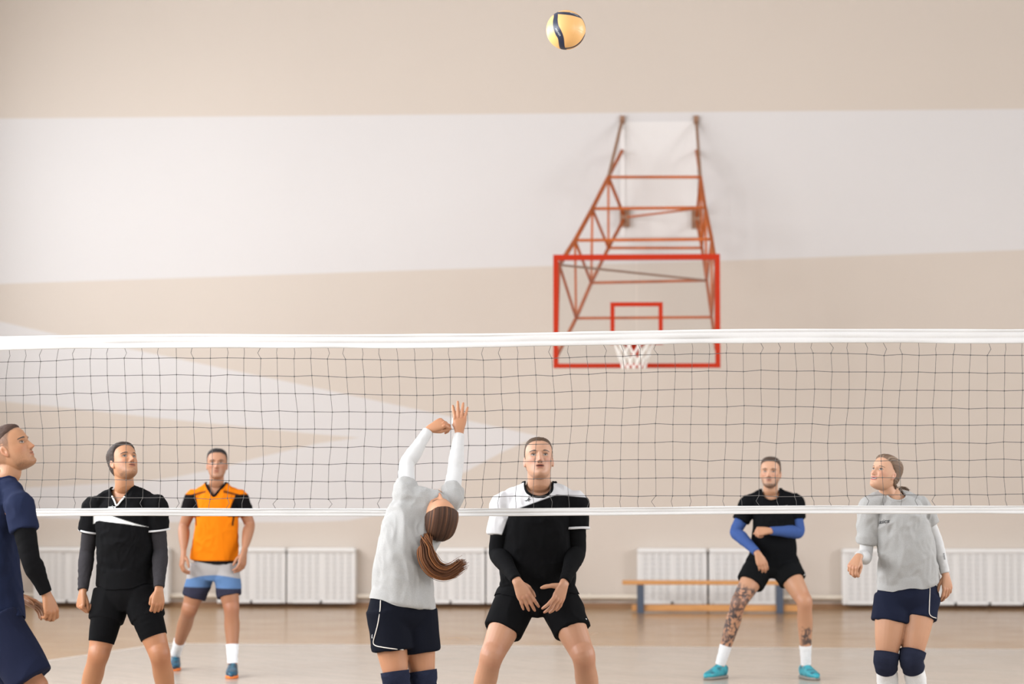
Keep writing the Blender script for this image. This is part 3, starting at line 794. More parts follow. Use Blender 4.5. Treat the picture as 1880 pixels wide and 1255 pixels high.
def hair_line(y):
    return np.interp(y, [-.11, -.07, -.04, -.022, -.012, .004, .016, .03, .045, .06, .072, .1], [-.072, -.070, -.066, -.052, -.024, -.022, -.010, .036, .058, .066, .074, .09])
def paint_skin(ps, S, V):
    SKN = .60; base = SKN*np.array(lin(*S['skin'])[:3]); red = SKN*np.array(lin(*S.get('red', (206, 132, 106)))[:3])
    n1 = vnoise(V*14, 1)*.6+vnoise(V*45, 2)*.4
    C = base[None]*(1+.05*n1)[:, None]
    mixin = lambda w, c: C*(1-np.clip(w, 0, 1)[:, None])+np.asarray(c)[None]*np.clip(w, 0, 1)[:, None]
    L = ps.toL(V); x, y, z = L.T; near = (abs(x) < .12) & (z > -.14) & (z < .14) & (y > -.13) & (y < .14)
    w = sum(.40*G2(x, z, sg*.045, -.028, .022, .022) for sg in (-1, 1))*(y > .03)+.40*G2(x, z, 0, -.036, .016, .014)*(y > .07)
    w = w+.45*sstep(.073, .080, abs(x))*sstep(.045, .03, abs(z+.012))*(y < .02)
    C = mixin(w*near, red)
    for sd in ('L', 'R'):
        for j, rr, am in (('kn_', .080, .5), ('el_', .05, .3)):
            d = np.linalg.norm(V-S[j+sd], axis=1); C = mixin(am*np.exp(-(d/rr)**2)*(.75+.8*n1), red*np.array((.86, .68, .60)))
        for tp in ps.limbs['tips_'+sd][:4]:
            for i in (1, 3): C = mixin(.35*np.exp(-(np.linalg.norm(V-tp[i], axis=1)/.012)**2), red)
            C = mixin(.4*np.exp(-(np.linalg.norm(V-tp[-1], axis=1)/.012)**2), red)
    limb = sstep(.02, -.10, z+.0*x)*(1-near) if False else (~near).astype(float)
    C = C*(1-limb[:, None]*np.array((.13, .20, .28)))
    hair = np.array(lin(*S['hair'])[:3])
    if S.get('stubble'):
        am, spread = S['stubble']
        m = sstep(-.028, -.072, z+.25*np.clip(.03-y, 0, .05))*sstep(-.005, .012, y)*(z > -.135)
        m *= 1-np.exp(-(x/.024)**4-((z+.0655)/.0105)**4)
        m = np.maximum(m*spread, m*sstep(-.082, -.098, z+.0*x)+m*sstep(.034, .05, abs(x))*.8)
        mus = np.exp(-(x/.027)**4-((z+.0505)/.0055)**2)*(y > .05)*.85
        m = np.maximum(m, mus)
        C = mixin(am*m*near*(.8+.5*vnoise(V*420, 5)), hair)
    if S.get('buzz') is not None:
        m = sstep(-.006, .016, z-hair_line(y)-.006*vnoise(V*60, 8))*near*(1-((abs(x) > .0755) & (y > -.04) & (z < .03)))
        fade = .55+.45*sstep(-.01, .04, z)
        C = mixin(S['buzz']*m*fade*(.85+.3*vnoise(V*380, 6)), hair)
    for t in S.get('tattoo', []):
        pts, rad = ps.limbs[t[0]]; pp, _ = seg(pts, rad, t[1], t[2], 0, 40)
        D = np.min(np.stack([np.linalg.norm(V-q_, axis=1) for q_ in pp[::2]]), 0); ax_ = nrm(pp[-1]-pp[0])
        along = (V-pp[0])@ax_; ln = np.linalg.norm(pp[-1]-pp[0])
        side = sstep(-.02, .03, along+.02*vnoise(V*40, 64))*sstep(ln+.02, ln-.03, along+.02*vnoise(V*40, 65))
        if len(t) > 4 and t[4]: side = side*sstep(-.02, .02, (V-pp[20])@np.array(t[4]))
        wv_ = V+.02*np.stack([vnoise(V*22, 61), vnoise(V*22, 62), vnoise(V*22, 63)], 1)
        a_ = .55*vnoise(wv_*26, 4)+.55*(1-2.6*abs(vnoise(wv_*34, 9)))+.5*(1-3*abs(vnoise(wv_*60, 10)))
        if len(t) > 5: side = side*(1-np.exp(-(np.linalg.norm(V-S['kn_'+t[0][-1]], axis=1)/t[5])**4))
        C = mixin(t[3]*(D < .105)*sstep(-.25, .55, a_)*side, np.array(lin(52, 48, 50)[:3]))
    return np.clip(C, 0, 1)

def face_marks(ps, S, bvh):
    """Eyes, lids, brows, lips, nostrils: thin shaped pieces laid on the face and kept in the same mesh."""
    acc = Acc(); cols = []; R = S['head_R']; fy = Vector(R[:, 1])
    def patch(xs, zc, hh, colr, lift, rows=4, bulge=0.0):
        xs, zc, hh = (np.asarray(a_, float) for a_ in (xs, zc, hh)); n = len(xs); V = []
        for i in range(n):
            for j in range(rows+1):
                t = j/rows*2-1; p = ps.toWorld(np.array((xs[i], .2, zc[i]+hh[i]*t)))
                h = bvh.ray_cast(Vector(p), -fy, .4)
                q = np.array(h[0]) if h[0] is not None else p-np.array(fy)*.12
                e = lift+bulge*(1-t*t)*(1-(2*i/(n-1)-1)**2)
                V.append(q+np.array(fy)*e)
        F = [(i*(rows+1)+j, (i+1)*(rows+1)+j, (i+1)*(rows+1)+j+1, i*(rows+1)+j+1) for i in range(n-1) for j in range(rows)]
        acc.add(V, F); cols.append(np.repeat(.72*np.array(lin(*colr)[:3])[None], len(V), 0))
    t = np.linspace(0, 1, 13); arch = 1-(2*t-1)**2
    op = S.get('eye_open', 1.0); gx, gz = S.get('gaze', (0, .0015))
    br = S.get('brow', (70, 50, 38)); fem = S.get('fem', False); sk = S['skin']
    lidc = tuple(int(c*.50) for c in sk); shade = tuple(int(c*.8) for c in sk)
    for sg in (-1, 1):
        cx = sg*.0315; xs = cx+(t-.5)*.0285; lift = .0012
        patch(xs, .0005+.0008*sg*0+.0012*(t-.5)*sg*2, arch**.7*.0050*op, (196, 184, 174), lift, bulge=.0018)
        it = np.linspace(-1, 1, 9); ir = .0056
        patch(cx+gx+it*ir, np.full(9, .0008+gz), np.minimum(np.sqrt(np.clip(1-it**2, 0, 1))*ir, .0053*op), S.get('iris', (84, 70, 58)), lift+.0021)
        patch(cx+gx+it*.0025, np.full(9, .0008+gz), np.sqrt(np.clip(1-it**2, 0, 1))*.0025, (22, 18, 16), lift+.0026)
        patch(cx+sg*.0016+(t-.5)*.0262, .0008+.0012*(t-.5)*sg*2+arch**.7*.0055*op, (.0014+.0006*arch+(.0007 if fem else 0))*sstep(-.05, .30, t if sg > 0 else 1-t), tuple(int(c*.7) for c in lidc) if fem else lidc, lift+.0031, rows=2)
        patch(xs, -.0002+.0012*(t-.5)*sg*2-arch**.7*.0052*op, .0004+0*t, lidc, lift+.0014, rows=2)
        bx = cx+sg*(.0050)+(t-.5)*.036
        tt = t if sg > 0 else 1-t
        patch(bx, .0175+.0040*np.sin(tt*2.5)-.003*tt+S.get('brow_up', 0), (.0038-.0022*tt)*(.70 if fem else 1.1)*(.35+.65*sstep(0, .3, tt)), br, .0012, rows=2)
        patch(sg*.0080+(t-.5)*.0085, -.0476+.001*(t-.5)*sg, arch*.0016, tuple(int(c*.42) for c in sk), .0007, rows=2)
    lip = S.get('lip', tuple(int(c*k_) for c, k_ in zip(sk, (.80, .66, .66)))); mo = S.get('mouth', 0); sm_ = S.get('smile', 0); lw = .048+.012*sm_
    lx = (t-.5)*lw; cur = sm_*.006*(2*t-1)**2
    patch(lx, -.0600+cur+.0008*mo, .0032*arch**.6*(1-.18*np.exp(-((t-.5)/.06)**2)), lip, .0009, rows=3)
    patch(lx*.94, -.0708-.006*mo+cur*.8, .0038*arch**.7, tuple(min(255, int(c*1.06)) for c in lip), .0009, rows=3)
    patch(lx*.96, -.0648-.0022*mo+cur, (.0010+.0062*mo)*arch**.6, (70, 34, 32), .0014, rows=3)
    if S.get('teeth'): patch(lx*.86, -.0645-.0018*mo+cur, (.0006+.0034*mo)*arch**.5, (250, 246, 240), .0022, rows=3)
    return np.concatenate(acc.V), acc.F, np.concatenate(cols)

def hair_cap(ps, S, thick, colr, line=None, streak=(40, .25), root=None, low=.0):
    """Hair: the scalp raised above the hairline and sunk beneath the skin elsewhere."""
    V, F = head_grid(hull=True); x, y, z = V.T
    hl = (line or hair_line)(y)-low
    e = sstep(-.004, .020, z-hl-.004*vnoise(V*70, 11))
    th = thick(x, y, z)
    ctr = np.array((0, -.01, .01)); n = nrm((V-ctr)*np.array((1, .8, 1)))
    if root is not None:                          # combed back: fine ridges running from the hairline to the tie
        rr = nrm(V-np.array(root)); ang = np.arctan2(rr[:, 0], rr[:, 2]+.4)
        st = vnoise(np.stack([ang*30, np.linalg.norm(V-np.array(root), axis=1)*6, 0*ang], 1), 12)
        st2 = vnoise(np.stack([ang*70, np.linalg.norm(V-np.array(root), axis=1)*8, 0*ang], 1), 13)
        rid = .0022*st+.001*st2
    else:
        st = vnoise(V*np.array((150, 60, 150)), 12); st2 = vnoise(V*np.array((320, 130, 320)), 13); rid = .0012*st+.0008*st2
    sink = .007+.021*sstep(.0, .03, y)*sstep(.075, .05, z); Vh = V+n*((th+rid)*e-sink*(1-e))[:, None]
    C = np.array(lin(*colr)[:3])[None]*(1+streak[1]*st+.5*streak[1]*st2)[:, None]
    if root is not None and S.get('hair_lights') is not None:
        C = C*(1-sstep(.25, .7, st)[:, None]*.6)+np.array(lin(*S['hair_lights'])[:3])*sstep(.25, .7, st)[:, None]*.6
    me = mesh_np('hair', ps.toWorld(Vh), F, True, np.clip(C, 0, 1))
    return child(ps, 'hair', me, M_HAIR)
def strands(ps, parent, path, width, n, colr, alt, name='ponytail', r=.0016, tail=1.0, seed=0):
    """A tied tail of hair: many tapering locks along one path."""
    rg = np.random.default_rng(seed+3); path = np.array(path, float); acc = Acc(); cols = []
    T = nrm(np.gradient(path, axis=0)); k = len(path)
    for i in range(n):
        o1, o2 = rg.normal(0, 1, 2); q = np.clip(np.hypot(o1, o2), 0, 1.7)
        w = np.array(width)
        off = []
        for j in range(k):
            a = np.cross(T[j], (0.2, .9, .35)); a = nrm(a); b = np.cross(T[j], a)
            off.append((a*o1+b*o2)*w[j]*.55+rg.normal(0, .0022*(j/k), 3))
        cut = 1-tail*.22*rg.random()
        pts = catmull(path+np.array(off), 4); m = max(6, int(len(pts)*cut)); pts = pts[:m]
        rr = r*(.7+.9*rg.random())*np.interp(np.linspace(0, 1, m), [0, .1, .7, 1], [.8, 1.2, 1, .15])
        V, F = loft(pts, rr, n=5, sub=1); acc.add(V, F)
        c = np.array(lin(*colr)[:3]) if rg.random() < .6 else np.array(lin(*alt)[:3])
        cols.append(np.repeat((c*(.75+.5*rg.random()))[None], len(V), 0))
    me = acc.mesh(name, True, np.clip(np.concatenate(cols), 0, 1))
    return child(ps, name, me, M_HAIR, parent)

def shirt(ps, S, sleeve, voxel=.0055, grow=0.0, neck='crew', colfun=None, folds=(.006, 9), m=None, collar=None, collar_r=(.006, .0095), sleeve_r=None, hemdrop=0, name='shirt', cutdepth=None, neck_r=None, colsmooth=14, top_lim=.2, hem_slope=0):
    acc = Acc(); lat_s = nrm(S['sh_R']-S['sh_L']); lat_h = nrm(S['hip_R']-S['hip_L'])
    rings = S['trunk']; C = np.array([r_[0] for r_ in rings]); R = np.array([(r_[1]+grow, r_[2]+grow) for r_ in rings])
    q = np.linspace(0, 1, len(rings))[:, None]; lat = lat_h*(1-q)+lat_s*q
    acc.add(*loft(C, R, lat=lat, n=40, power=2.3, flat=True))
    A_ = S.get('arm', 1.0); fem = S.get('fem', False)
    ends = {}
    for sd in ('L', 'R'):
        pts, rad = ps.limbs['arm_'+sd]; f = sleeve[sd] if isinstance(sleeve, dict) else sleeve
        pp, rr = seg(pts, rad, 0, f, 0, 9)
        add = np.linspace(.013, .020, 9) if sleeve_r is None else np.linspace(sleeve_r[0], sleeve_r[1], 9)
        V, F = loft(pp, rr+add, n=26, sub=3, flat=True); acc.add(V, F)
        ends[sd] = (pp[-1], nrm(pp[-1]-pp[-2]), (rr+add)[-1])
        sh = S['sh_'+sd]; nb = S['neck']
        acc.add(*loft([nb*.80+sh*.20+np.array((0, 0, .002)), nb*.5+sh*.5+np.array((0, 0, .006)), sh+np.array((0, 0, -.002))], np.array([.050, .052, .052])*A_+grow+.004, n=18))
    me = remesh(acc, voxel, 15); V = get_v(me).astype(float); N = get_n(me).astype(float)
    # folds: soft ridges pulled along the trunk and across the waist
    up = nrm(C[-1]-C[0]); fr = nrm(np.cross(up, lat_s)); fr = fr if fr@S['facing'] > 0 else -fr
    ps.fr, ps.up_ = fr, up
    lo = np.stack([V@lat_s, V@fr, V@up], 1)
    wv = vnoise(lo*np.array((1, 1, .28))*folds[1]+1.3*vnoise(lo*3.1, 21)[:, None], 22)
    wv2 = vnoise(lo*np.array((1.2, 1, 1.1))*folds[1]*1.7+1.0*vnoise(lo*5, 23)[:, None], 24)
    ridge = (1-abs(wv)*2.0); ridge2 = 1-abs(wv2)*2
    wv3 = vnoise(lo*np.array((1, 1, .45))*folds[1]*3.1+1.6*vnoise(lo*7, 25)[:, None], 26)
    V = V+N*(folds[0]*(.75*ridge+.45*ridge2+.30*(1-2*abs(wv3))-.35))[:, None]
    if hem_slope:
        z0 = C[0][2]; V[:, 2] += hem_slope*(V[:, 0]-C[0][0])*sstep(z0+.22, z0-.02, V[:, 2])
    # neckline
    nb = S['neck_cut'] if 'neck_cut' in S else S['neck']
    n1 = ps.toWorld(np.array((0, -.024, -.085)))
    ax = nrm(n1-S['neck']); d = V-nb; w = d@up; f_ = d@fr; x_ = d@lat_s
    top, dep = (.020, .055) if cutdepth is None else cutdepth
    rn = neck_r or ((.0455 if fem else .0565)*S.get('neck_w', 1)+.012)
    if neck == 'crew': kf = np.hypot(x_/rn, np.maximum(top-w, 0)/dep) < 1
    else: kf = (top-w) < (dep)*(1-abs(x_)/(rn*1.02))
    kill = np.where(f_ > .0, kf & (abs(x_) < rn), (w > top-.008-.01*np.clip(-f_/.07, 0, 1)) & (np.hypot(x_, f_) < rn+.02)) & (w < top_lim) & (w > -.2)
    F = faces_np(me); keep = ~kill[F].any(1) if isinstance(F, np.ndarray) else np.array([not any(kill[i] for i in f) for f in F])
    bpy.data.meshes.remove(me)
    Fk = F[keep] if isinstance(F, np.ndarray) else [f for f, k_ in zip(F, keep) if k_]
    me = mesh_np(name, V, Fk)
    bm = bmesh.new(); bm.from_mesh(me); bm.verts.ensure_lookup_table()
    bmesh.ops.delete(bm, geom=[v_ for v_ in bm.verts if not v_.link_faces], context='VERTS')
    seen, comps = set(), []
    for v_ in bm.verts:                           # keep the largest piece only
        if v_ in seen: continue
        st, cp = [v_], []; seen.add(v_)
        while st:
            q_ = st.pop(); cp.append(q_)
            for e in q_.link_edges:
                o_ = e.other_vert(q_)
                if o_ not in seen: seen.add(o_); st.append(o_)
        comps.append(cp)
    comps.sort(key=len)
    for cp in comps[:-1]: bmesh.ops.delete(bm, geom=cp, context='VERTS')
    be = [e for e in bm.edges if e.is_boundary]; loops = []; used = set()
    for e in be:
        if e in used: continue
        lp = [e.verts[0], e.verts[1]]; used.add(e)
        while True:
            nx_ = [g for g in lp[-1].link_edges if g.is_boundary and g not in used]
            if not nx_: break
            used.add(nx_[0]); lp.append(nx_[0].other_vert(lp[-1]))
        loops.append(lp)
    loops.sort(key=len); ring = np.array([v_.co[:] for v_ in loops[-1][:-1]]) if loops else None
    bm.to_mesh(me); bm.free()
    if ring is not None:
        for _ in range(colsmooth): ring = .5*ring+.25*np.roll(ring, 1, 0)+.25*np.roll(ring, -1, 0)
        step = max(1, len(ring)//60); ring = ring[::step]
    ps.ring = ring
    V = get_v(me).astype(float); ps.shirt_bvh = bvh_of(me)
    C_ = colfun(V) if colfun is not None else None
    o = child(ps, name, me, m or M_POLY, col=C_)
    ps.shirt = o
    if ring is not None and collar is not None:
        nring = len(ring); ax_c = ring.mean(0); k_ = 8; VV = []; FF = []
        for i in range(nring):
            t_ = nrm(ring[(i+1) % nring]-ring[i-1]); outw = ring[i]-ax_c; outw = nrm(outw-(outw@t_)*t_); b_ = np.cross(t_, outw)
            for j in range(k_):
                a_ = 2*math.pi*j/k_; VV.append(ring[i]+outw*math.cos(a_)*collar_r[0]+b_*math.sin(a_)*collar_r[1])
        for i in range(nring):
            for j in range(k_): FF.append((i*k_+j, ((i+1) % nring)*k_+j, ((i+1) % nring)*k_+(j+1) % k_, i*k_+(j+1) % k_))
        child(ps, 'collar', mesh_np('collar', VV, FF), m or M_POLY, o, lin(*collar))
    ps.sleeve_ends = ends
    return o
def cuff(ps, sd, colr, width=.010, grow=.0065, parent=None):
    c, t, r = ps.sleeve_ends[sd]; V, F = loft([c-t*width, c-t*width*.5, c+t*.001], [r+grow, r+grow+.0008, r+grow], n=28, sub=2, flat=True)
    child(ps, 'cuff', mesh_np('cuff', V, F), M_POLY, parent or ps.shirt, lin(*colr))

def shorts(ps, S, f_end, colfun, waist=.14, r=(.118, .112, .108), hem_r=None, voxel=.0055, name='shorts', m=None, folds=(.006, 11), hip_add=.022, grow=0, smooth=16, up=None):
    acc = Acc(); lat = nrm(S['hip_R']-S['hip_L']); hc_ = (S['hip_R']+S['hip_L'])/2; hw = S.get('hip_w', .155)+hip_add
    up = nrm(np.array(up if up is not None else S['trunk'][min(2, len(S['trunk'])-1)][0])-hc_)
    acc.add(*loft([hc_-up*.105, hc_-up*.03, hc_+up*.05, hc_+up*waist], [(hw*.62, hw*.56), (hw, hw*.72), (hw*.95, hw*.72), (hw*.86, hw*.68)], lat=lat, n=34, flat=True))
    for sd in ('L', 'R'):
        hp, kn = S['hip_'+sd], S['kn_'+sd]; fe = f_end[sd] if isinstance(f_end, dict) else f_end
        q = np.linspace(0, 1, 5); pts = [hp+(kn-hp)*fe*t for t in q]
        rr = np.interp(q, [0, .5, 1], r)+grow
        acc.add(*loft(pts, rr, n=28, sub=4, flat=True))
    me = remesh(acc, voxel, smooth); V = get_v(me).astype(float); N = get_n(me).astype(float)
    w1 = vnoise(V*np.array((1, 1, .5))*folds[1]+1.2*vnoise(V*4, 31)[:, None], 32)
    V = V+N*(folds[0]*(1-2*abs(w1)))[:, None]; set_v(me, V); ps.shorts_bvh = bvh_of(me)
    o = child(ps, name, me, m or M_POLY, col=colfun(V)); ps.shorts = o
    return o
def drape(ps, S, gap=.007):
    """Let the lower part of the shirt hang over the shorts."""
    me = ps.shirt.data; V = get_v(me).astype(float)+ps.base; top = S['chest'][2]-.02
    for _ in range(2):
        for i in np.where(V[:, 2] < top)[0]:
            v_ = Vector(V[i]); g = ps.shorts_bvh.find_nearest(v_, .09)
            if g[0] is None or abs(g[1].z) > .75: continue
            d_ = (v_-g[0]).dot(g[1])
            if -.085 < d_ < gap: V[i] = np.array(g[0]+g[1]*gap)
    E = np.empty(len(me.edges)*2, np.int32); me.edges.foreach_get('vertices', E); E = E.reshape(-1, 2)
    n = np.bincount(E.ravel(), minlength=len(V)).astype(float)[:, None]
    wgt = sstep(top, top-.08, V[:, 2])[:, None]*.5
    for _ in range(4):
        A = np.zeros_like(V)
        for k in range(3): A[:, k] = np.bincount(E[:, 0], V[E[:, 1], k], len(V))+np.bincount(E[:, 1], V[E[:, 0], k], len(V))
        V = V*(1-wgt)+A/np.maximum(n, 1)*wgt
    set_v(me, V-ps.base); ps.shirt_bvh = bvh_of(me, ps.base)
def flat(*c):
    a = np.array(lin(*c)[:3]); return lambda V: np.repeat(a[None], len(V), 0)
def tube_on(ps, name, limb, f0, f1, add, colr, m, wrinkle=.0015, parent=None, colfun=None, n=14, freq=60):
    pts, rad = ps.limbs[limb]; pp, rr = seg(pts, rad, f0, f1, add, n); V, F = loft(pp, rr, n=30, sub=6, flat=True)
    ctr = np.mean(pp, 0); ax = nrm(pp[-1]-pp[0]); ring = V@ax
    V = np.array(V)
    dirs = V-(pp[0]+np.outer((V-pp[0])@ax, ax)); dirs = nrm(dirs)
    V[:-2] = V[:-2]+dirs[:-2]*(wrinkle*(vnoise(np.stack([ring*freq, dirs@np.array((1, .3, .2))*2, dirs@np.array((0, 1, .5))*2], 1), 41))[:, None])[:-2]
    return child(ps, name, mesh_np(name, V, F), m, parent, colfun(V) if colfun else lin(*colr))
def shoe(ps, S, sd, upper, sole, lace, lift=0.0):
    an = S['an_'+sd]; d = nrm(np.array(S['toe_'+sd], float)*np.array((1, 1, 0))); sdv = np.cross(d, (0, 0, 1)); g = np.array((an[0], an[1], lift))
    sec = [(-.082, .020, .075), (-.070, .032, .086), (-.045, .0375, .098), (-.015, .038, .106), (.02, .0385, .100), (.06, .042, .083), (.105, .047, .066), (.15, .0455, .054), (.185, .036, .045), (.205, .020, .034)]
    pts = [g+d*a+np.array((0, 0, h/2+.012)) for a, w, h in sec]; rad = [(w, h/2) for a, w, h in sec]
    V, F = loft(pts, rad, lat=sdv, n=24, sub=4, power=2.5); V[:, 2] = np.maximum(V[:, 2], lift+.012)
    hsel = vnoise(V*38, 51)
    C = np.array(lin(*upper[0])[:3])[None]*np.ones((len(V), 1)); w = sstep(.15, .3, hsel)[:, None]; C = C*(1-w)+np.array(lin(*upper[1])[:3])*w
    up_ = child(ps, 'shoe', mesh_np('shoe', V, F), M_SHOE, col=C)
    pts = [g+d*a+np.array((0, 0, .012)) for a, w, h in sec]; rad = [(w+.004, .012) for a, w, h in sec]
    V, F = loft(pts, rad, lat=sdv, n=24, sub=4, power=4); V[:, 2] = np.maximum(V[:, 2], lift+.0005)
    child(ps, 'sole', mesh_np('sole', V, F), M_RUB, up_, lin(*sole))
    a = Acc()
    for a_, h in ((.035, .107), (.055, .098), (.075, .089), (.095, .081)):
        c = g+d*a_+np.array((0, 0, h)); V, F = loft([c-sdv*.022-(0, 0, .010), c, c+sdv*.022-(0, 0, .010)], [.0032]*3, n=8, sub=3); a.add(V, F)
    child(ps, 'laces', a.mesh('laces'), M_RUB, up_, lin(*lace))
def on_surface(bvhs, px, py):
    d = ray(px, py); best = None
    for b in bvhs:
        h = b.ray_cast(CAM_O, d, 60)
        if h[0] is not None and (best is None or h[3] < best[2]): best = (np.array(h[0]), np.array(h[1]), h[3])
    return best
def decal(ps, name, me2d, bvh, px, py, ang, m, parent, lift=.0022):
    """A printed mark laid on the cloth at the point seen there, wrapped to the surface along its own normal."""
    h = on_surface([bvh], px, py)
    if h is None: return None
    c, n = h[0], h[1]; n = n if n@(np.array(CAM_O)-c) > 0 else -n
    e1 = np.cross((0, 0, 1), n); e1 = nrm(e1); e2 = np.cross(n, e1)
    ca, sa = math.cos(ang), math.sin(ang); a1, a2 = ca*e1+sa*e2, -sa*e1+ca*e2
    V = get_v(me2d).astype(float); out = []
    for v_ in V:
        p0 = c+a1*v_[0]+a2*v_[1]+n*.05; g = bvh.ray_cast(Vector(p0), Vector(-n), .12)
        out.append((np.array(g[0]) if g[0] is not None else p0-n*.05)+n*lift)
    set_v(me2d, np.array(out)-ps.base)
    return link(name, me2d, parent, [m])
def poly2d(pts, name='mark'):
    vs = [Vector(p) for p in pts]; v, e, f, *_ = delaunay_2d_cdt(vs, [(i, (i+1) % len(vs)) for i in range(len(vs))], [], 1, 1e-6)
    F = [t for t in f if inpoly([sum(v[i][k] for i in t)/len(t) for k in (0, 1)], pts)]
    me = bpy.data.meshes.new(name); me.from_pydata([(p.x, p.y, 0) for p in v], [], F)
    bm = bmesh.new(); bm.from_mesh(me); bmesh.ops.triangulate(bm, faces=bm.faces[:])
    for _ in range(2): bmesh.ops.subdivide_edges(bm, edges=[e_ for e_ in bm.edges if e_.calc_length() > .012], cuts=1)
    bm.to_mesh(me); bm.free(); return me
def piping(ps, name, bvh, pxs, m, parent, r=.0025, lift=.0022):
    pts = []
    for (x, y) in pxs:
        h = on_surface([bvh], x, y)
        if h is not None:
            n = h[1] if h[1]@(np.array(CAM_O)-h[0]) > 0 else -h[1]; pts.append(h[0]+n*lift)
    if len(pts) < 2: return
    V, F = loft(pts, [r]*len(pts), n=8, sub=3)
    child(ps, name, mesh_np(name, V, F), m, parent, lin(214, 206, 196))
def trunk(ps, rows):
    """rows from hem to neck: (left px, right px, py, dy, half depth[, half width]) -> (centre, half width, half depth)"""
    out = []
    for r_ in rows:
        xl, xr, py, dy, hd = r_[:5]; hw = r_[5] if len(r_) > 5 else (xr-xl)/2/(F_PX/(ps.Y+dy))
        out.append((ps.p((xl+xr)/2, py, dy), hw, hd))
    return out
# ------------------------------------------------------------------ the seven players
U3 = lambda *v: np.array(v, float)
def limbs_from(ps, d):
    return {k: ps.p(*v) for k, v in d.items()}
def ankle(ps, px, Yd=0.0, z=.095):
    """Ankle joint above the point of the floor plane Y+Yd that is seen in column px."""
    q = P(px, 1100, ps.Y+Yd); return np.array((q.x, ps.Y+Yd, z))
BLACK = (14, 14, 15); NAVY = (26, 30, 46); WHITE = (190, 189, 189); HEATHER = (154, 153, 150)

# ---- man in black and white at the net
ps = Person('man in black and white shirt crouching at the net with open hands', 13.78)
S = dict(voxel=.005, skin=(224, 172, 140), red=(206, 126, 104), hair=(86, 68, 52), brow=(72, 50, 36), buzz=.85, iris=(70, 58, 50), 
         head=ps.p(989, 843, -.07), head_R=look(6, 19, -1), head_scale=1.05, mouth=.35, gaze=(0, .0018), jaw=.98, brow_up=.0015, neck_w=1.16,
         facing=U3(0, -1, 0), arm=1.16, leg=1.10, hand_scale=1.06, hip_w=.165)
S.update(limbs_from(ps, dict(neck=(990, 897, .02), chest=(988, 955, .0), sh_R=(925, 926, .02), sh_L=(1055, 924, .02), el_R=(914, 1014, .0), el_L=(1059, 1010, .0),
         wr_R=(949, 1066, -.27), wr_L=(1036, 1070, -.27), hip_R=(952, 1092, .06), hip_L=(1022, 1092, .06), kn_R=(903, 1203, -.13), kn_L=(1071, 1203, -.13))))
S.update(an_R=ankle(ps, 866, .10), an_L=ankle(ps, 1090, .10), toe_R=(-.35, -1, 0), toe_L=(.35, -1, 0))
S['trunk'] = trunk(ps, [(921, 1053, 1096, .05, .125), (917, 1056, 1062, .04, .130), (922, 1054, 1020, .02, .130), (928, 1049, 985, 0, .132), (930, 1049, 950, 0, .130), (932, 1050, 925, .01, .115), (944, 1038, 905, .015, .095), (958, 1022, 892, .02, .078)])
S['hand_R'] = dict(u=(.47, -.12, -.88), n=(.05, -1, .12), curls=[(14, 16, 10), (20, 20, 12), (22, 24, 14), (18, 18, 10)], spread=9, thumb=(38, 12))
S['hand_L'] = dict(u=(-.36, -.22, -.90), n=(.60, -.76, -.08), curls=[(8, 20, 10), (16, 22, 12), (20, 22, 12), (20, 20, 10)], spread=17, thumb=(66, 58))
build_body(ps, S)
cx, cz, kk = ps.p(990, 900)[0], ps.p(990, 900)[2], 1/ps.k()
def wb(V):
    u = (V[:, 0]-cx); w = cz-V[:, 2]; f = ((.098-(u+.107)*.36)-w)
    f = np.where(u > .10, .022-w+.1*(u-.10), f)
    wht = sstep(-.004, .004, f)*(u > -.125)
    wht = np.where(u <= -.125, sstep(.004, -.004, u+.165+.35*(w-.12)*(w > .12)), wht); wht = np.where((u <= -.125) & (w < .105), 1, wht)
    wht = wht[:, None]
    return np.array(lin(*WHITE)[:3])*wht+np.array(lin(13, 13, 14)[:3])*(1-wht)
shirt(ps, S, {'R': .34, 'L': .31}, colfun=wb, collar=(13, 13, 14), collar_r=(.005, .011), folds=(.009, 8), voxel=.0042, cutdepth=(.022, .062), neck_r=.078)
cuff(ps, 'L', WHITE, .012)
for sd, f in (('R', .28), ('L', .26)): tube_on(ps, 'arm_sleeve', 'arm_'+sd, f, .985, .0045, BLACK, M_POLY, .002)
shorts(ps, S, {'R': .60, 'L': .60}, flat(13, 13, 14), r=(.118, .114, .108))
drape(ps, S)
m_ = poly2d([(-.022, -.002), (-.006, .001), (.002, .010), (.005, .016), (.009, .017), (.008, .010), (.020, .004), (.012, .002), (.010, -.008), (.004, -.001), (-.008, -.006)])
decal(ps, 'chest_logo', m_, ps.shirt_bvh, 969, 918, 0, M_INK2, ps.shirt)
decal(ps, 'hem_mark', poly2d([(-.004, -.004), (.004, -.004), (.004, .004), (-.004, .004)]), ps.shorts_bvh, 1076, 1136, 0, M_INK, ps.shorts)
hair_cap(ps, S, lambda x, y, z: .0015+.006*sstep(.05, .10, z), (76, 59, 45), streak=(1, .22))
for sd in 'RL':
    shoe(ps, S, sd, ((36, 40, 48), (60, 66, 76)), (230, 228, 224), (220, 220, 220)); tube_on(ps, 'sock', 'leg_'+sd, .82, .985, .004, (206, 206, 205), M_PADS)

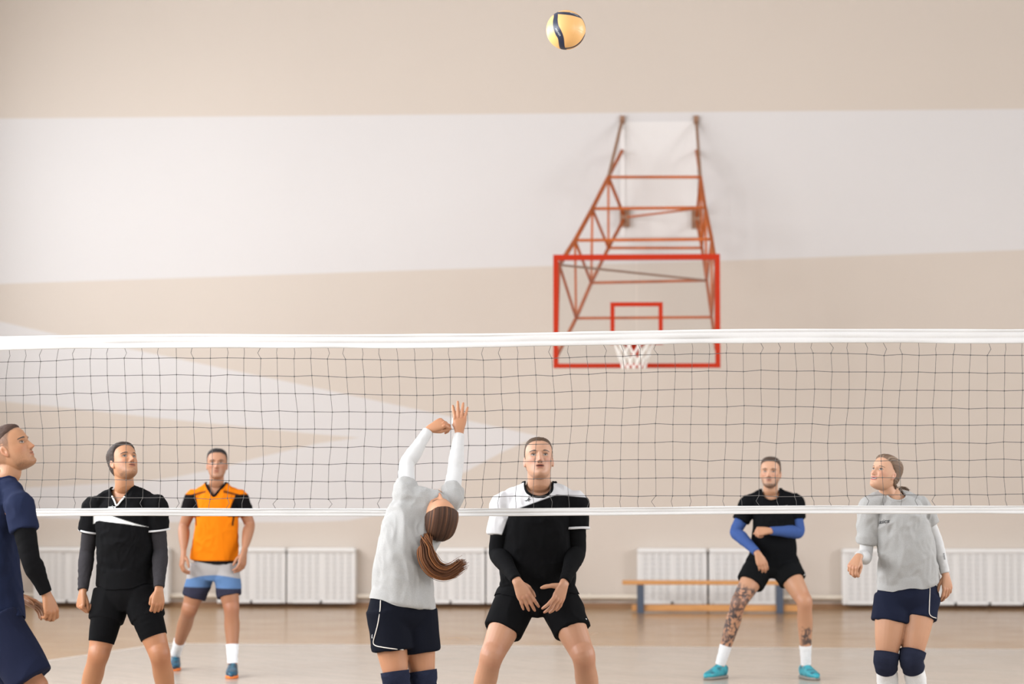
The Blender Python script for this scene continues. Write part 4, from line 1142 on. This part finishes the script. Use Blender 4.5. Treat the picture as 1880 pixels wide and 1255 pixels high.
# ---- man in the black shirt, second from the left
ps = Person('man in black shirt with white chest stripe and charcoal arm sleeves', 14.45)
S = dict(voxel=.005, skin=(214, 156, 116), red=(198, 118, 84), hair=(52, 42, 36), brow=(70, 50, 38), buzz=.9, iris=(78, 88, 88), stubble=(.42, .55),
         head=ps.p(227, 849, -.05), head_R=look(44, 30, 4), head_scale=1.0, mouth=.2, gaze=(.002, .0018),
         facing=nrm(U3(.12, -1, 0)), arm=1.0, leg=1.04, hip_w=.155)
S.update(limbs_from(ps, dict(neck=(228, 903, .02), chest=(229, 960, .0), sh_R=(173, 929, .03), sh_L=(285, 928, -.02), el_R=(160, 1012, .06), el_L=(294, 1010, .0),
         wr_R=(152, 1085, -.06), wr_L=(292, 1080, -.12), hip_R=(206, 1086, .03), hip_L=(256, 1086, .0), kn_R=(181, 1202, -.08), kn_L=(293, 1200, -.10))))
S.update(an_R=ankle(ps, 150, .08), an_L=ankle(ps, 316, .06), toe_R=(-.3, -1, 0), toe_L=(.45, -1, 0))
S['trunk'] = trunk(ps, [(177, 286, 1074, .03, .13), (177, 284, 1050, .02, .126), (178, 284, 1015, .01, .125), (177, 284, 980, 0, .128), (177, 283, 950, 0, .122), (184, 276, 925, .01, .108), (196, 262, 908, .015, .09), (207, 250, 894, .02, .076)])
S['hand_R'] = dict(u=(-.12, -.10, -1), n=(-.72, -.70, .05), curls=[(62, 74, 40), (66, 78, 42), (68, 78, 42), (70, 78, 42)], spread=3, thumb=(18, 2))
S['hand_L'] = dict(u=(-.06, -.10, -1), n=(.42, -.90, 0), curls=[(26, 34, 18), (32, 40, 20), (34, 42, 20), (30, 36, 18)], spread=6, thumb=(30, 4))
build_body(ps, S)
def pxz(x, y): q = ps.p(x, y); return (q[0], q[2])
swo = [pxz(*q) for q in [(174, 944), (173, 961), (176, 960), (178, 956.5), (186, 954.7), (234.6, 960), (277, 966.5), (259, 961), (215, 947), (190, 936), (178, 936)]]
def blk(V):
    f = (sstep(-.0028, .0028, poly_sd(V[:, 0], V[:, 2], swo))*(V[:, 1] < ps.Y+.02))[:, None]
    return np.array(lin(210, 210, 206)[:3])*f+np.array(lin(15, 15, 16)[:3])*(1-f)
shirt(ps, S, {'R': .35, 'L': .35}, colfun=blk, collar=(15, 15, 16), collar_r=(.004, .007), neck='vee', folds=(.009, 9), voxel=.0042, cutdepth=(.022, .10))
# white edge along the point of the V neck
rg_ = ps.ring; low = rg_[:, 2].min(); i0 = int(np.argmin(rg_[:, 2])); rg_ = np.roll(rg_, len(rg_)//2-i0, 0)
sel = [i for i in range(len(rg_)) if rg_[i, 2] < low+.055 and rg_[i, 1] < ps.Y+.05]; ed = rg_[sel]+np.array((0, -.007, .0))
V, F = loft(ed, [(.0055, .004)]*len(ed), n=10, sub=1); child(ps, 'collar_edge', mesh_np('collar_edge', V, F), M_POLY, ps.shirt, lin(206, 205, 200))
for sd in 'RL': cuff(ps, sd, WHITE, .010)
tube_on(ps, 'arm_sleeve', 'arm_R', .30, .985, .004, (50, 48, 50), M_PADS, .0025); tube_on(ps, 'arm_sleeve', 'arm_L', .30, .985, .004, (50, 48, 50), M_PADS, .0025)
shorts(ps, S, {'R': .47, 'L': .44}, flat(14, 14, 15), r=(.112, .109, .103))
drape(ps, S)
for sd, f in (('R', .74), ('L', .70)): tube_on(ps, 'tights', 'leg_'+sd, .12, f*.5, .005, (12, 12, 13), M_POLY, .001)
decal(ps, 'chest_lettering', text_mesh('asics', .030, .25, .0006), ps.shirt_bvh, 205, 931, 0, M_INK, ps.shirt)
decal(ps, 'hem_lettering', text_mesh('asics', .016, .2), bvh_of(ps.obj.children[-2].data, ps.base), 306, 1147, 0, M_INK, ps.obj.children[-2])
hair_cap(ps, S, lambda x, y, z: .003+.011*sstep(.02, .085, z), (50, 40, 34), streak=(1, .28))
ball_r = on_surface([bvh_of(ps.obj.data, ps.base)], 301, 1113)
for sd in 'RL':
    shoe(ps, S, sd, ((30, 34, 42), (70, 74, 84)), (230, 228, 224), (220, 220, 220)); tube_on(ps, 'sock', 'leg_'+sd, .84, .985, .004, (206, 206, 205), M_PADS)

# ---- man in orange at the back
ps = Person('man in orange shirt and striped blue shorts standing at the back', 18.95)
S = dict(voxel=.005, fine=.0034, skin=(208, 152, 118), red=(192, 114, 88), hair=(34, 30, 30), brow=(30, 22, 18), iris=(46, 36, 30), buzz=.9, stubble=(.25, .6),
         head=ps.p(398.5, 852, -.05), head_R=look(8, 9, 0), head_scale=1.03, gaze=(.001, .001), facing=nrm(U3(.1, -1, 0)), arm=1.05, leg=1.02, hip_w=.16)
S.update(limbs_from(ps, dict(neck=(397, 894, .02), chest=(397, 935, .0), sh_R=(357, 915, .02), sh_L=(440, 915, .02), el_R=(338, 965, .05), el_L=(458, 962, .05),
         wr_R=(337, 1016, -.12), wr_L=(448, 1014, -.12), hip_R=(374, 1040, .03), hip_L=(413, 1040, .0), kn_R=(348, 1118, .02), kn_L=(425, 1116, -.06))))
S.update(an_R=ankle(ps, 323, .62, .12), an_L=ankle(ps, 428, -.10, .095), toe_R=(.15, -1, 0), toe_L=(.12, -1, 0))
S['trunk'] = trunk(ps, [(348, 436, 1030, .02, .125), (353, 438, 1000, .01, .125), (358, 437, 965, 0, .125), (358, 437, 935, 0, .122), (362, 434, 915, .01, .11), (373, 422, 901, .015, .09), (382, 413, 891, .02, .076)])
S['hand_R'] = dict(u=(-.10, -.25, -1), n=(-.85, -.5, .1), curls=[(30, 40, 20)]*4, spread=5, thumb=(40, 20))
S['hand_L'] = dict(u=(-.14, -.2, -1), n=(.8, -.6, .1), curls=[(24, 34, 18)]*4, spread=6, thumb=(36, 16))
build_body(ps, S)
shx = {sd: ps.limbs['arm_'+sd] for sd in 'LR'}
def org(V):
    q = ps.p(397, 900); u = abs(V[:, 0]-q[0]); w = q[2]-V[:, 2]
    side = np.where(V[:, 0] < q[0], u-.0, u+.0)
    dA = np.minimum(np.minimum(u-(.150-.30*np.clip(w-.06, -.06, .13)), w-.030), .205-w)
    dH = w-.548; e_ = .005
    edge = np.minimum(.009-abs(w-(.012+.26*(u-.09))), np.minimum(u-.07, .185-u))
    slit = np.minimum(.006-abs(u-.148+.12*(w-.25)), np.minimum(w-.20, .275-w))
    C = np.repeat(np.array(lin(208, 112, 13)[:3])[None], len(V), 0)
    for d_, c_ in ((edge, (104, 54, 22)), (slit, (18, 16, 17)), (dA, (18, 16, 17)), (dH, (18, 16, 17))):
        k_ = sstep(-e_, e_, d_)[:, None]; C = C*(1-k_)+np.array(lin(*c_)[:3])*k_
    return C
shirt(ps, S, {'R': .33, 'L': .33}, colfun=org, neck='vee', collar=(18, 16, 17), collar_r=(.006, .013), folds=(.008, 8), voxel=.0045, cutdepth=(.022, .095), neck_r=.075)
def strp(V):
    w = ps.p(397, 1030)[2]-V[:, 2]; C = np.repeat(np.array(lin(156, 152, 150)[:3])[None], len(V), 0)
    x_ = V[:, 0]-ps.p(397, 1030)[0]
    for lim, c_ in ((.105+.03*np.clip(x_/.2, -1, 1)**2, (84, 112, 150)), (.205+.03*x_, (46, 46, 60))):
        k_ = sstep(-.005, .005, w-lim)[:, None]; C = C*(1-k_)+np.array(lin(*c_)[:3])*k_
    return C
shorts(ps, S, {'R': .72, 'L': .72}, strp, r=(.106, .102, .096), waist=.135, hip_add=.008)
drape(ps, S)
hair_cap(ps, S, lambda x, y, z: .002+.007*sstep(.03, .09, z), (34, 30, 30), streak=(1, .25))
for sd in 'RL':
    shoe(ps, S, sd, ((24, 74, 96), (18, 34, 48)), (226, 120, 44), (40, 150, 160)); tube_on(ps, 'sock', 'leg_'+sd, .80, .985, .004, (226, 228, 230), M_PADS)

# ---- man with tattooed legs at the back
ps = Person('man with tattooed legs and blue arm sleeves in black kit and teal shoes', 18.95)
S = dict(voxel=.005, fine=.0034, skin=(226, 174, 140), red=(208, 130, 104), hair=(64, 50, 42), brow=(52, 36, 27), iris=(50, 42, 36), buzz=.75, stubble=(.85, .30), lip=(150, 98, 82),
         head=ps.p(1414.5, 868, -.08), head_R=look(-10, 9, 1), head_scale=1.02, gaze=(-.001, .001), facing=nrm(U3(-.08, -1, 0)), arm=1.06, leg=1.0, hip_w=.16)
S.update(limbs_from(ps, dict(neck=(1415, 907, .0), chest=(1417, 950, .0), sh_R=(1375, 924, .02), sh_L=(1458, 921, .02), el_R=(1351, 976, -.02), el_L=(1466, 976, -.02),
         wr_R=(1390, 1014, -.24), wr_L=(1414, 974, -.26), hip_R=(1399, 1032, .05), hip_L=(1437, 1032, .05), kn_R=(1356, 1106, -.12), kn_L=(1477, 1104, -.12))))
S.update(an_R=ankle(ps, 1321, -.05), an_L=ankle(ps, 1479, -.02), toe_R=(-.55, -.85, 0), toe_L=(.35, -1, 0))
S['trunk'] = trunk(ps, [(1378, 1458, 1032, .04, .125), (1378, 1461, 1008, .02, .125), (1382, 1460, 980, 0, .125), (1383, 1459, 950, 0, .122), (1380, 1456, 928, .0, .11), (1390, 1442, 912, 0, .09), (1399, 1431, 902, .0, .078)])
S['hand_R'] = dict(u=(.38, -.15, -.9), n=(.10, -1, .2), curls=[(26, 36, 20)]*4, spread=4, thumb=(30, 10))
S['hand_L'] = dict(u=(-1, -.12, -.05), n=(.0, -.80, .6), curls=[(75, 85, 45)]*4, spread=2, thumb=(15, -10))
S['tattoo'] = [('leg_R', .26, .95, .95, None, .06), ('leg_L', .66, .92, .9, (.6, -.5, 0))]
build_body(ps, S)
shirt(ps, S, {'R': .33, 'L': .30}, colfun=flat(13, 14, 16), collar=(13, 14, 16), folds=(.008, 8), cutdepth=(.020, .06))
for sd, f in (('R', .28), ('L', .26)): tube_on(ps, 'arm_sleeve', 'arm_'+sd, f, .985, .004, (58, 80, 130), M_PADS, .002)
shorts(ps, S, {'R': .52, 'L': .48}, flat(16, 17, 18), r=(.116, .112, .108))
drape(ps, S)
decal(ps, 'chest_logo', poly2d([(-.03, -.008), (.0, .0), (.03, .012), (.012, -.002), (.03, -.006), (.005, -.006)]), ps.shirt_bvh, 1440, 929.5, 0, M_INK, ps.shirt)
decal(ps, 'hem_logo', poly2d([(-.012, -.006), (.004, -.008), (.014, .010), (0, .002)]), ps.shorts_bvh, 1477, 1054, 0, M_INK, ps.shorts)
hair_cap(ps, S, lambda x, y, z: .002+.010*sstep(.05, .10, z), (66, 52, 43), streak=(1, .28))
for sd in 'RL':
    shoe(ps, S, sd, ((38, 140, 152), (24, 96, 110)), (120, 116, 108), (60, 170, 180)); tube_on(ps, 'sock', 'leg_'+sd, .82, .985, .004, (206, 206, 205), M_PADS)

# ---- smiling woman on the right
ps = Person('smiling woman in grey shirt and navy knee pads looking up', 14.65)
S = dict(voxel=.005, fem=True, skin=(232, 180, 146), red=(216, 134, 108), hair=(104, 84, 68), hair_lights=(150, 132, 114), brow=(96, 74, 60), iris=(70, 62, 54), lip=(188, 98, 92),
         head=ps.p(1624, 869, -.05), head_R=look(-48, 22, 2), head_scale=.93, smile=1.0, mouth=.6, teeth=True, gaze=(-.0015, .0016), eye_open=1.05,
         facing=nrm(U3(-.30, -1, 0)), arm=1.0, leg=1.08, hip_w=.165, neck_w=1.0)
S.update(limbs_from(ps, dict(neck=(1637, 911, .02), chest=(1648, 960, .0), sh_R=(1597, 927, -.05), sh_L=(1691, 932, .05), el_R=(1589, 1021, -.04), el_L=(1716, 985, .08),
         wr_R=(1577, 1020, -.27), wr_L=(1736, 1054, .02), hip_R=(1641, 1094, .0), hip_L=(1692, 1092, .04), kn_R=(1627, 1212, -.06), kn_L=(1674, 1209, -.06))))
S.update(an_R=ankle(ps, 1629, .12), an_L=ankle(ps, 1690, .10), toe_R=(-.3, -1, 0), toe_L=(.0, -1, 0))
S['trunk'] = trunk(ps, [(1613, 1722, 1076, .02, .135), (1613, 1722, 1050, .01, .132), (1614, 1716, 1015, 0, .128), (1606, 1708, 980, 0, .128), (1602, 1699, 950, 0, .122), (1606, 1686, 930, .0, .105), (1618, 1664, 914, .01, .085), (1624, 1652, 904, .02, .066)])
S['hand_R'] = dict(u=(-.45, -.45, -.75), n=(-.35, -.75, .55), curls=[(45, 55, 30), (48, 60, 32), (50, 60, 32), (50, 60, 32)], spread=5, thumb=(30, 5))
S['hand_L'] = dict(u=(.10, -.06, -1), n=(.50, -.85, .05), curls=[(18, 22, 12), (24, 28, 14), (28, 32, 16), (30, 34, 16)], spread=9, thumb=(38, 16))
build_body(ps, S)
shirt(ps, S, {'R': .47, 'L': .33}, colfun=flat(*HEATHER), collar=HEATHER, collar_r=(.004, .009), hem_slope=.12, folds=(.012, 9), m=M_TEE, cutdepth=(.020, .050), sleeve_r=(.015, .024))
tube_on(ps, 'arm_sleeve', 'arm_R', .40, .985, .004, (188, 187, 185), M_POLY, .002); tube_on(ps, 'arm_sleeve', 'arm_L', .26, .985, .004, (188, 187, 185), M_POLY, .002)
shorts(ps, S, {'R': .40, 'L': .37}, flat(*NAVY), r=(.115, .112, .116), waist=.12)
drape(ps, S)
piping(ps, 'piping', ps.shorts_bvh, [(1707, 1078), (1706.5, 1095), (1706, 1112), (1706, 1126), (1711, 1131.5), (1718, 1134)], M_POLY, ps.shorts)
for sd, f in (('R', (.425, .565)), ('L', (.425, .575))): tube_on(ps, 'knee_pad', 'leg_'+sd, f[0]-.0, f[1], .0125, (33, 36, 50), M_PADS, .004, freq=40)
decal(ps, 'chest_lettering', text_mesh('asics', .034, .25, .0004), ps.shirt_bvh, 1622, 957, .12, M_INK2, ps.shirt)
decal(ps, 'sleeve_lettering', text_mesh('asics', .022, .1), bvh_of([o for o in ps.obj.children if o.name.startswith('arm_sleeve')][-1].data, ps.base), 1733, 1021, math.radians(88), M_INK2, [o for o in ps.obj.children if o.name.startswith('arm_sleeve')][-1])
woman_line = lambda y: np.interp(y, [-.11, -.07, -.045, -.025, -.010, .006, .02, .035, .05, .062, .074, .1], [-.066, -.064, -.060, -.045, .012, .018, .030, .050, .062, .072, .082, .1])
hc_o = hair_cap(ps, S, lambda x, y, z: .004+.009*sstep(.0, .09, z)+.006*sstep(-.02, -.09, y), (100, 80, 64), line=woman_line, root=(0, -.115, -.035), streak=(1, .32))
tl = ps.toWorld(np.array([(0, -.092, -.028), (0, -.115, -.050), (.0, -.120, -.085)]))
strands(ps, hc_o, [tl[0], tl[1], tl[2], ps.p(1650, 897, .10), ps.p(1658, 896, .12), ps.p(1664, 897.5, .13), ps.p(1671, 900, .14)], [.010, .016, .014, .010, .009, .008, .007], 70, (92, 74, 60), (140, 120, 102), r=.0016, seed=1)
for sd in 'RL':
    shoe(ps, S, sd, ((230, 230, 230), (190, 196, 206)), (236, 236, 234), (230, 230, 230)); tube_on(ps, 'sock', 'leg_'+sd, .56, .985, .004, (204, 203, 200), M_PADS)

# ---- woman setting the ball, seen from behind
ps = Person('woman in grey shirt setting with raised arms, ponytail flying behind her', 12.72)
S = dict(voxel=.005, fem=True, skin=(224, 166, 128), red=(208, 126, 96), hair=(84, 52, 34), hair_lights=(122, 78, 48), brow=(80, 54, 40), eye_open=.5,
         head=ps.p(804, 945, .03), head_R=frame((.22, -.20, .95), (.42, -.86, -.22)), head_scale=1.04, facing=nrm(U3(-.35, 1, 0)), arm=1.04, leg=1.05, hip_w=.160)
S.update(limbs_from(ps, dict(neck=(797, 938, .10), chest=(768, 970, .06), sh_L=(745, 912, .02), sh_R=(828, 917, .14), el_L=(747, 852, .20), el_R=(836, 860, .26),
         wr_L=(787, 789, .30), wr_R=(843, 795, .34), hip_L=(713, 1118, -.03), hip_R=(762, 1120, .05), kn_L=(728, 1252, -.04), kn_R=(778, 1256, .06))))
S.update(an_L=ankle(ps, 730, -.10), an_R=ankle(ps, 790, .04), toe_L=(-.3, 1, 0), toe_R=(.0, 1, 0))
S['trunk'] = trunk(ps, [(683, 797, 1107, .0, .135), (685, 795, 1075, .0, .132), (689, 794, 1035, .0, .128), (695, 800, 1000, .01, .122), (702, 815, 968, .04, .115), (720, 828, 940, .07, .098), (757, 832, 922, .10, .080), (776, 826, 914, .12, .066)])
S['hand_L'] = dict(u=(.80, .15, .42), n=(-.10, -.75, .55), curls=[(60, 62, 34), (62, 66, 36), (64, 68, 36), (66, 70, 38)], spread=8, thumb=(24, 4))
S['hand_R'] = dict(u=(.03, .10, 1), n=(.05, -1, .10), curls=[(16, 22, 12), (10, 14, 10), (8, 12, 8), (6, 8, 6)], spread=13, thumb=(28, -8))
build_body(ps, S)
shirt(ps, S, {'L': .26, 'R': .28}, colfun=flat(*HEATHER), collar=None, hem_slope=-.20, folds=(.012, 8), m=M_TEE, sleeve_r=(.012, .018), cutdepth=(.02, .03), top_lim=.05, neck_r=.045)
for sd, f in (('L', .24), ('R', .24)): tube_on(ps, 'arm_sleeve', 'arm_'+sd, f, .985, .004, (190, 189, 187), M_POLY, .0022)
shorts(ps, S, {'L': .56, 'R': .56}, flat(17, 19, 27), r=(.118, .112, .112), waist=.12, folds=(.003, 9))
drape(ps, S)
piping(ps, 'piping', ps.shorts_bvh, [(699, 1102), (698, 1120), (694, 1145), (689, 1165), (686, 1178), (689, 1184), (700, 1187), (720, 1190), (740, 1191.5)], M_POLY, ps.shorts)
decal(ps, 'hem_logo', poly2d([(-.012, -.006), (-.004, -.008), (.0, .002), (.006, .008), (.012, .010), (.004, .010), (-.004, .004)]), ps.shorts_bvh, 684, 1168, .3, M_INK, ps.shorts)
for sd in 'LR': tube_on(ps, 'knee_pad', 'leg_'+sd, .42, .58, .012, (33, 37, 53), M_PADS, .005, freq=45)
back_line = woman_line
ROOT = (-.012, -.108, -.020)
hc_o = hair_cap(ps, S, lambda x, y, z: .005+.010*sstep(.0, .09, z)+.006*sstep(-.02, -.09, y), (62, 40, 27), line=woman_line, root=ROOT, streak=(1, .42))
r0 = ps.toWorld(np.array([(-.010, -.098, -.018), (-.012, -.118, -.022)]))
path = [r0[0], r0[1], ps.p(783, 990, -.09), ps.p(781, 1008, -.11), ps.p(786, 1026, -.12), ps.p(798, 1043, -.12), ps.p(815, 1050, -.11), ps.p(832, 1046, -.09), ps.p(846, 1036, -.07), ps.p(856, 1031, -.05)]
strands(ps, hc_o, path, [.010, .013, .018, .028, .034, .033, .031, .029, .027, .026], 430, (84, 50, 28), (122, 76, 42), r=.0018, seed=2)
tie = np.array(catmull(np.array([r0[0], r0[1]]), 4)); V, F = loft(tie, [.017]*len(tie), n=20, sub=1); child(ps, 'hair_tie', mesh_np('hair_tie', V, F), M_PADS, hc_o, lin(46, 32, 28))
tp = ps.limbs['tips_R'][-1]
V, F = loft([tp[0], tp[1], tp[2]], [.0135, .0130, .0100], n=16, sub=4); child(ps, 'finger_tape', mesh_np('finger_tape', V, F), M_PADS, None, lin(214, 213, 212))
for sd in 'RL':
    shoe(ps, S, sd, ((230, 230, 230), (190, 196, 206)), (236, 236, 234), (230, 230, 230)); tube_on(ps, 'sock', 'leg_'+sd, .6, .985, .004, (204, 203, 200), M_PADS)

# ---- man in navy at the left edge, in profile
ps = Person('man in navy kit with black arm sleeve at the left edge, in profile', 12.35)
S = dict(voxel=.005, skin=(206, 150, 110), red=(190, 116, 82), hair=(58, 42, 34), brow=(46, 36, 30), buzz=.75, stubble=(.34, .6),
         head=ps.p(22, 824, .0), head_R=look(80, 27, 0), head_scale=1.06, gaze=(.0, .0016), facing=nrm(U3(1, -.10, 0)), arm=1.10, leg=.97, hip_w=.145)
S.update(limbs_from(ps, dict(neck=(4, 884, .0), chest=(-6, 960, .0), sh_R=(36, 927, -.18), sh_L=(-8, 905, .20), el_R=(56, 1026, -.24), el_L=(-2, 1030, .26),
         wr_R=(85, 1090, -.20), wr_L=(36, 1095, .30), hip_R=(-10, 1140, -.10), hip_L=(-12, 1140, .10), kn_R=(66, 1262, -.14), kn_L=(40, 1268, .20))))
S.update(an_R=ankle(ps, 14, -.16), an_L=ankle(ps, -20, .22), toe_R=(1, -.15, 0), toe_L=(1, .15, 0))
S['trunk'] = trunk(ps, [(-62, 46, 1142, 0, .150, .175), (-64, 40, 1090, 0, .145, .170), (-66, 34, 1030, 0, .138, .175), (-66, 34, 980, 0, .138, .188), (-60, 40, 935, 0, .135, .185), (-48, 42, 905, 0, .122, .160), (-34, 34, 885, 0, .094, .110), (-24, 26, 872, 0, .070, .075)])
S['hand_R'] = dict(u=(.30, .02, -.95), n=(.66, -.74, .15), curls=[(36, 44, 24), (42, 48, 26), (44, 50, 26), (42, 46, 24)], spread=6, thumb=(30, 4))
S['hand_L'] = dict(u=(.85, -.05, -.42), n=(.30, .62, .72), curls=[(14, 18, 10), (20, 22, 12), (22, 24, 12), (18, 18, 10)], spread=14, thumb=(48, 26))
build_body(ps, S)
shirt(ps, S, {'R': .36, 'L': .36}, colfun=flat(28, 34, 55), collar=(30, 37, 64), collar_r=(.004, .008), folds=(.008, 8), cutdepth=(.020, .045), sleeve_r=(.009, .019))
for sd in 'RL': tube_on(ps, 'arm_sleeve', 'arm_'+sd, .28, .985, .0045, BLACK, M_PADS, .002)
shorts(ps, S, {'R': .88, 'L': .85}, flat(26, 30, 48), r=(.132, .128, .118), waist=.10, folds=(.006, 9))
drape(ps, S)
decal(ps, 'hem_lettering', text_mesh('JOMA', .026, .2, .001), ps.shorts_bvh, 85, 1240, math.radians(32), M_INK, ps.shorts)
fade_line = lambda y: np.interp(y, [-.11, -.07, -.03, .0, .03, .045, .06, .072, .1], [.012, .020, .034, .042, .052, .060, .066, .074, .09])
hair_cap(ps, S, lambda x, y, z: .001+.009*sstep(.05, .10, z), (62, 44, 35), line=fade_line, streak=(1, .25))
for sd in 'RL':
    shoe(ps, S, sd, ((230, 230, 230), (40, 60, 120)), (236, 236, 234), (230, 230, 230)); tube_on(ps, 'sock', 'leg_'+sd, .84, .985, .004, (204, 203, 200), M_PADS)
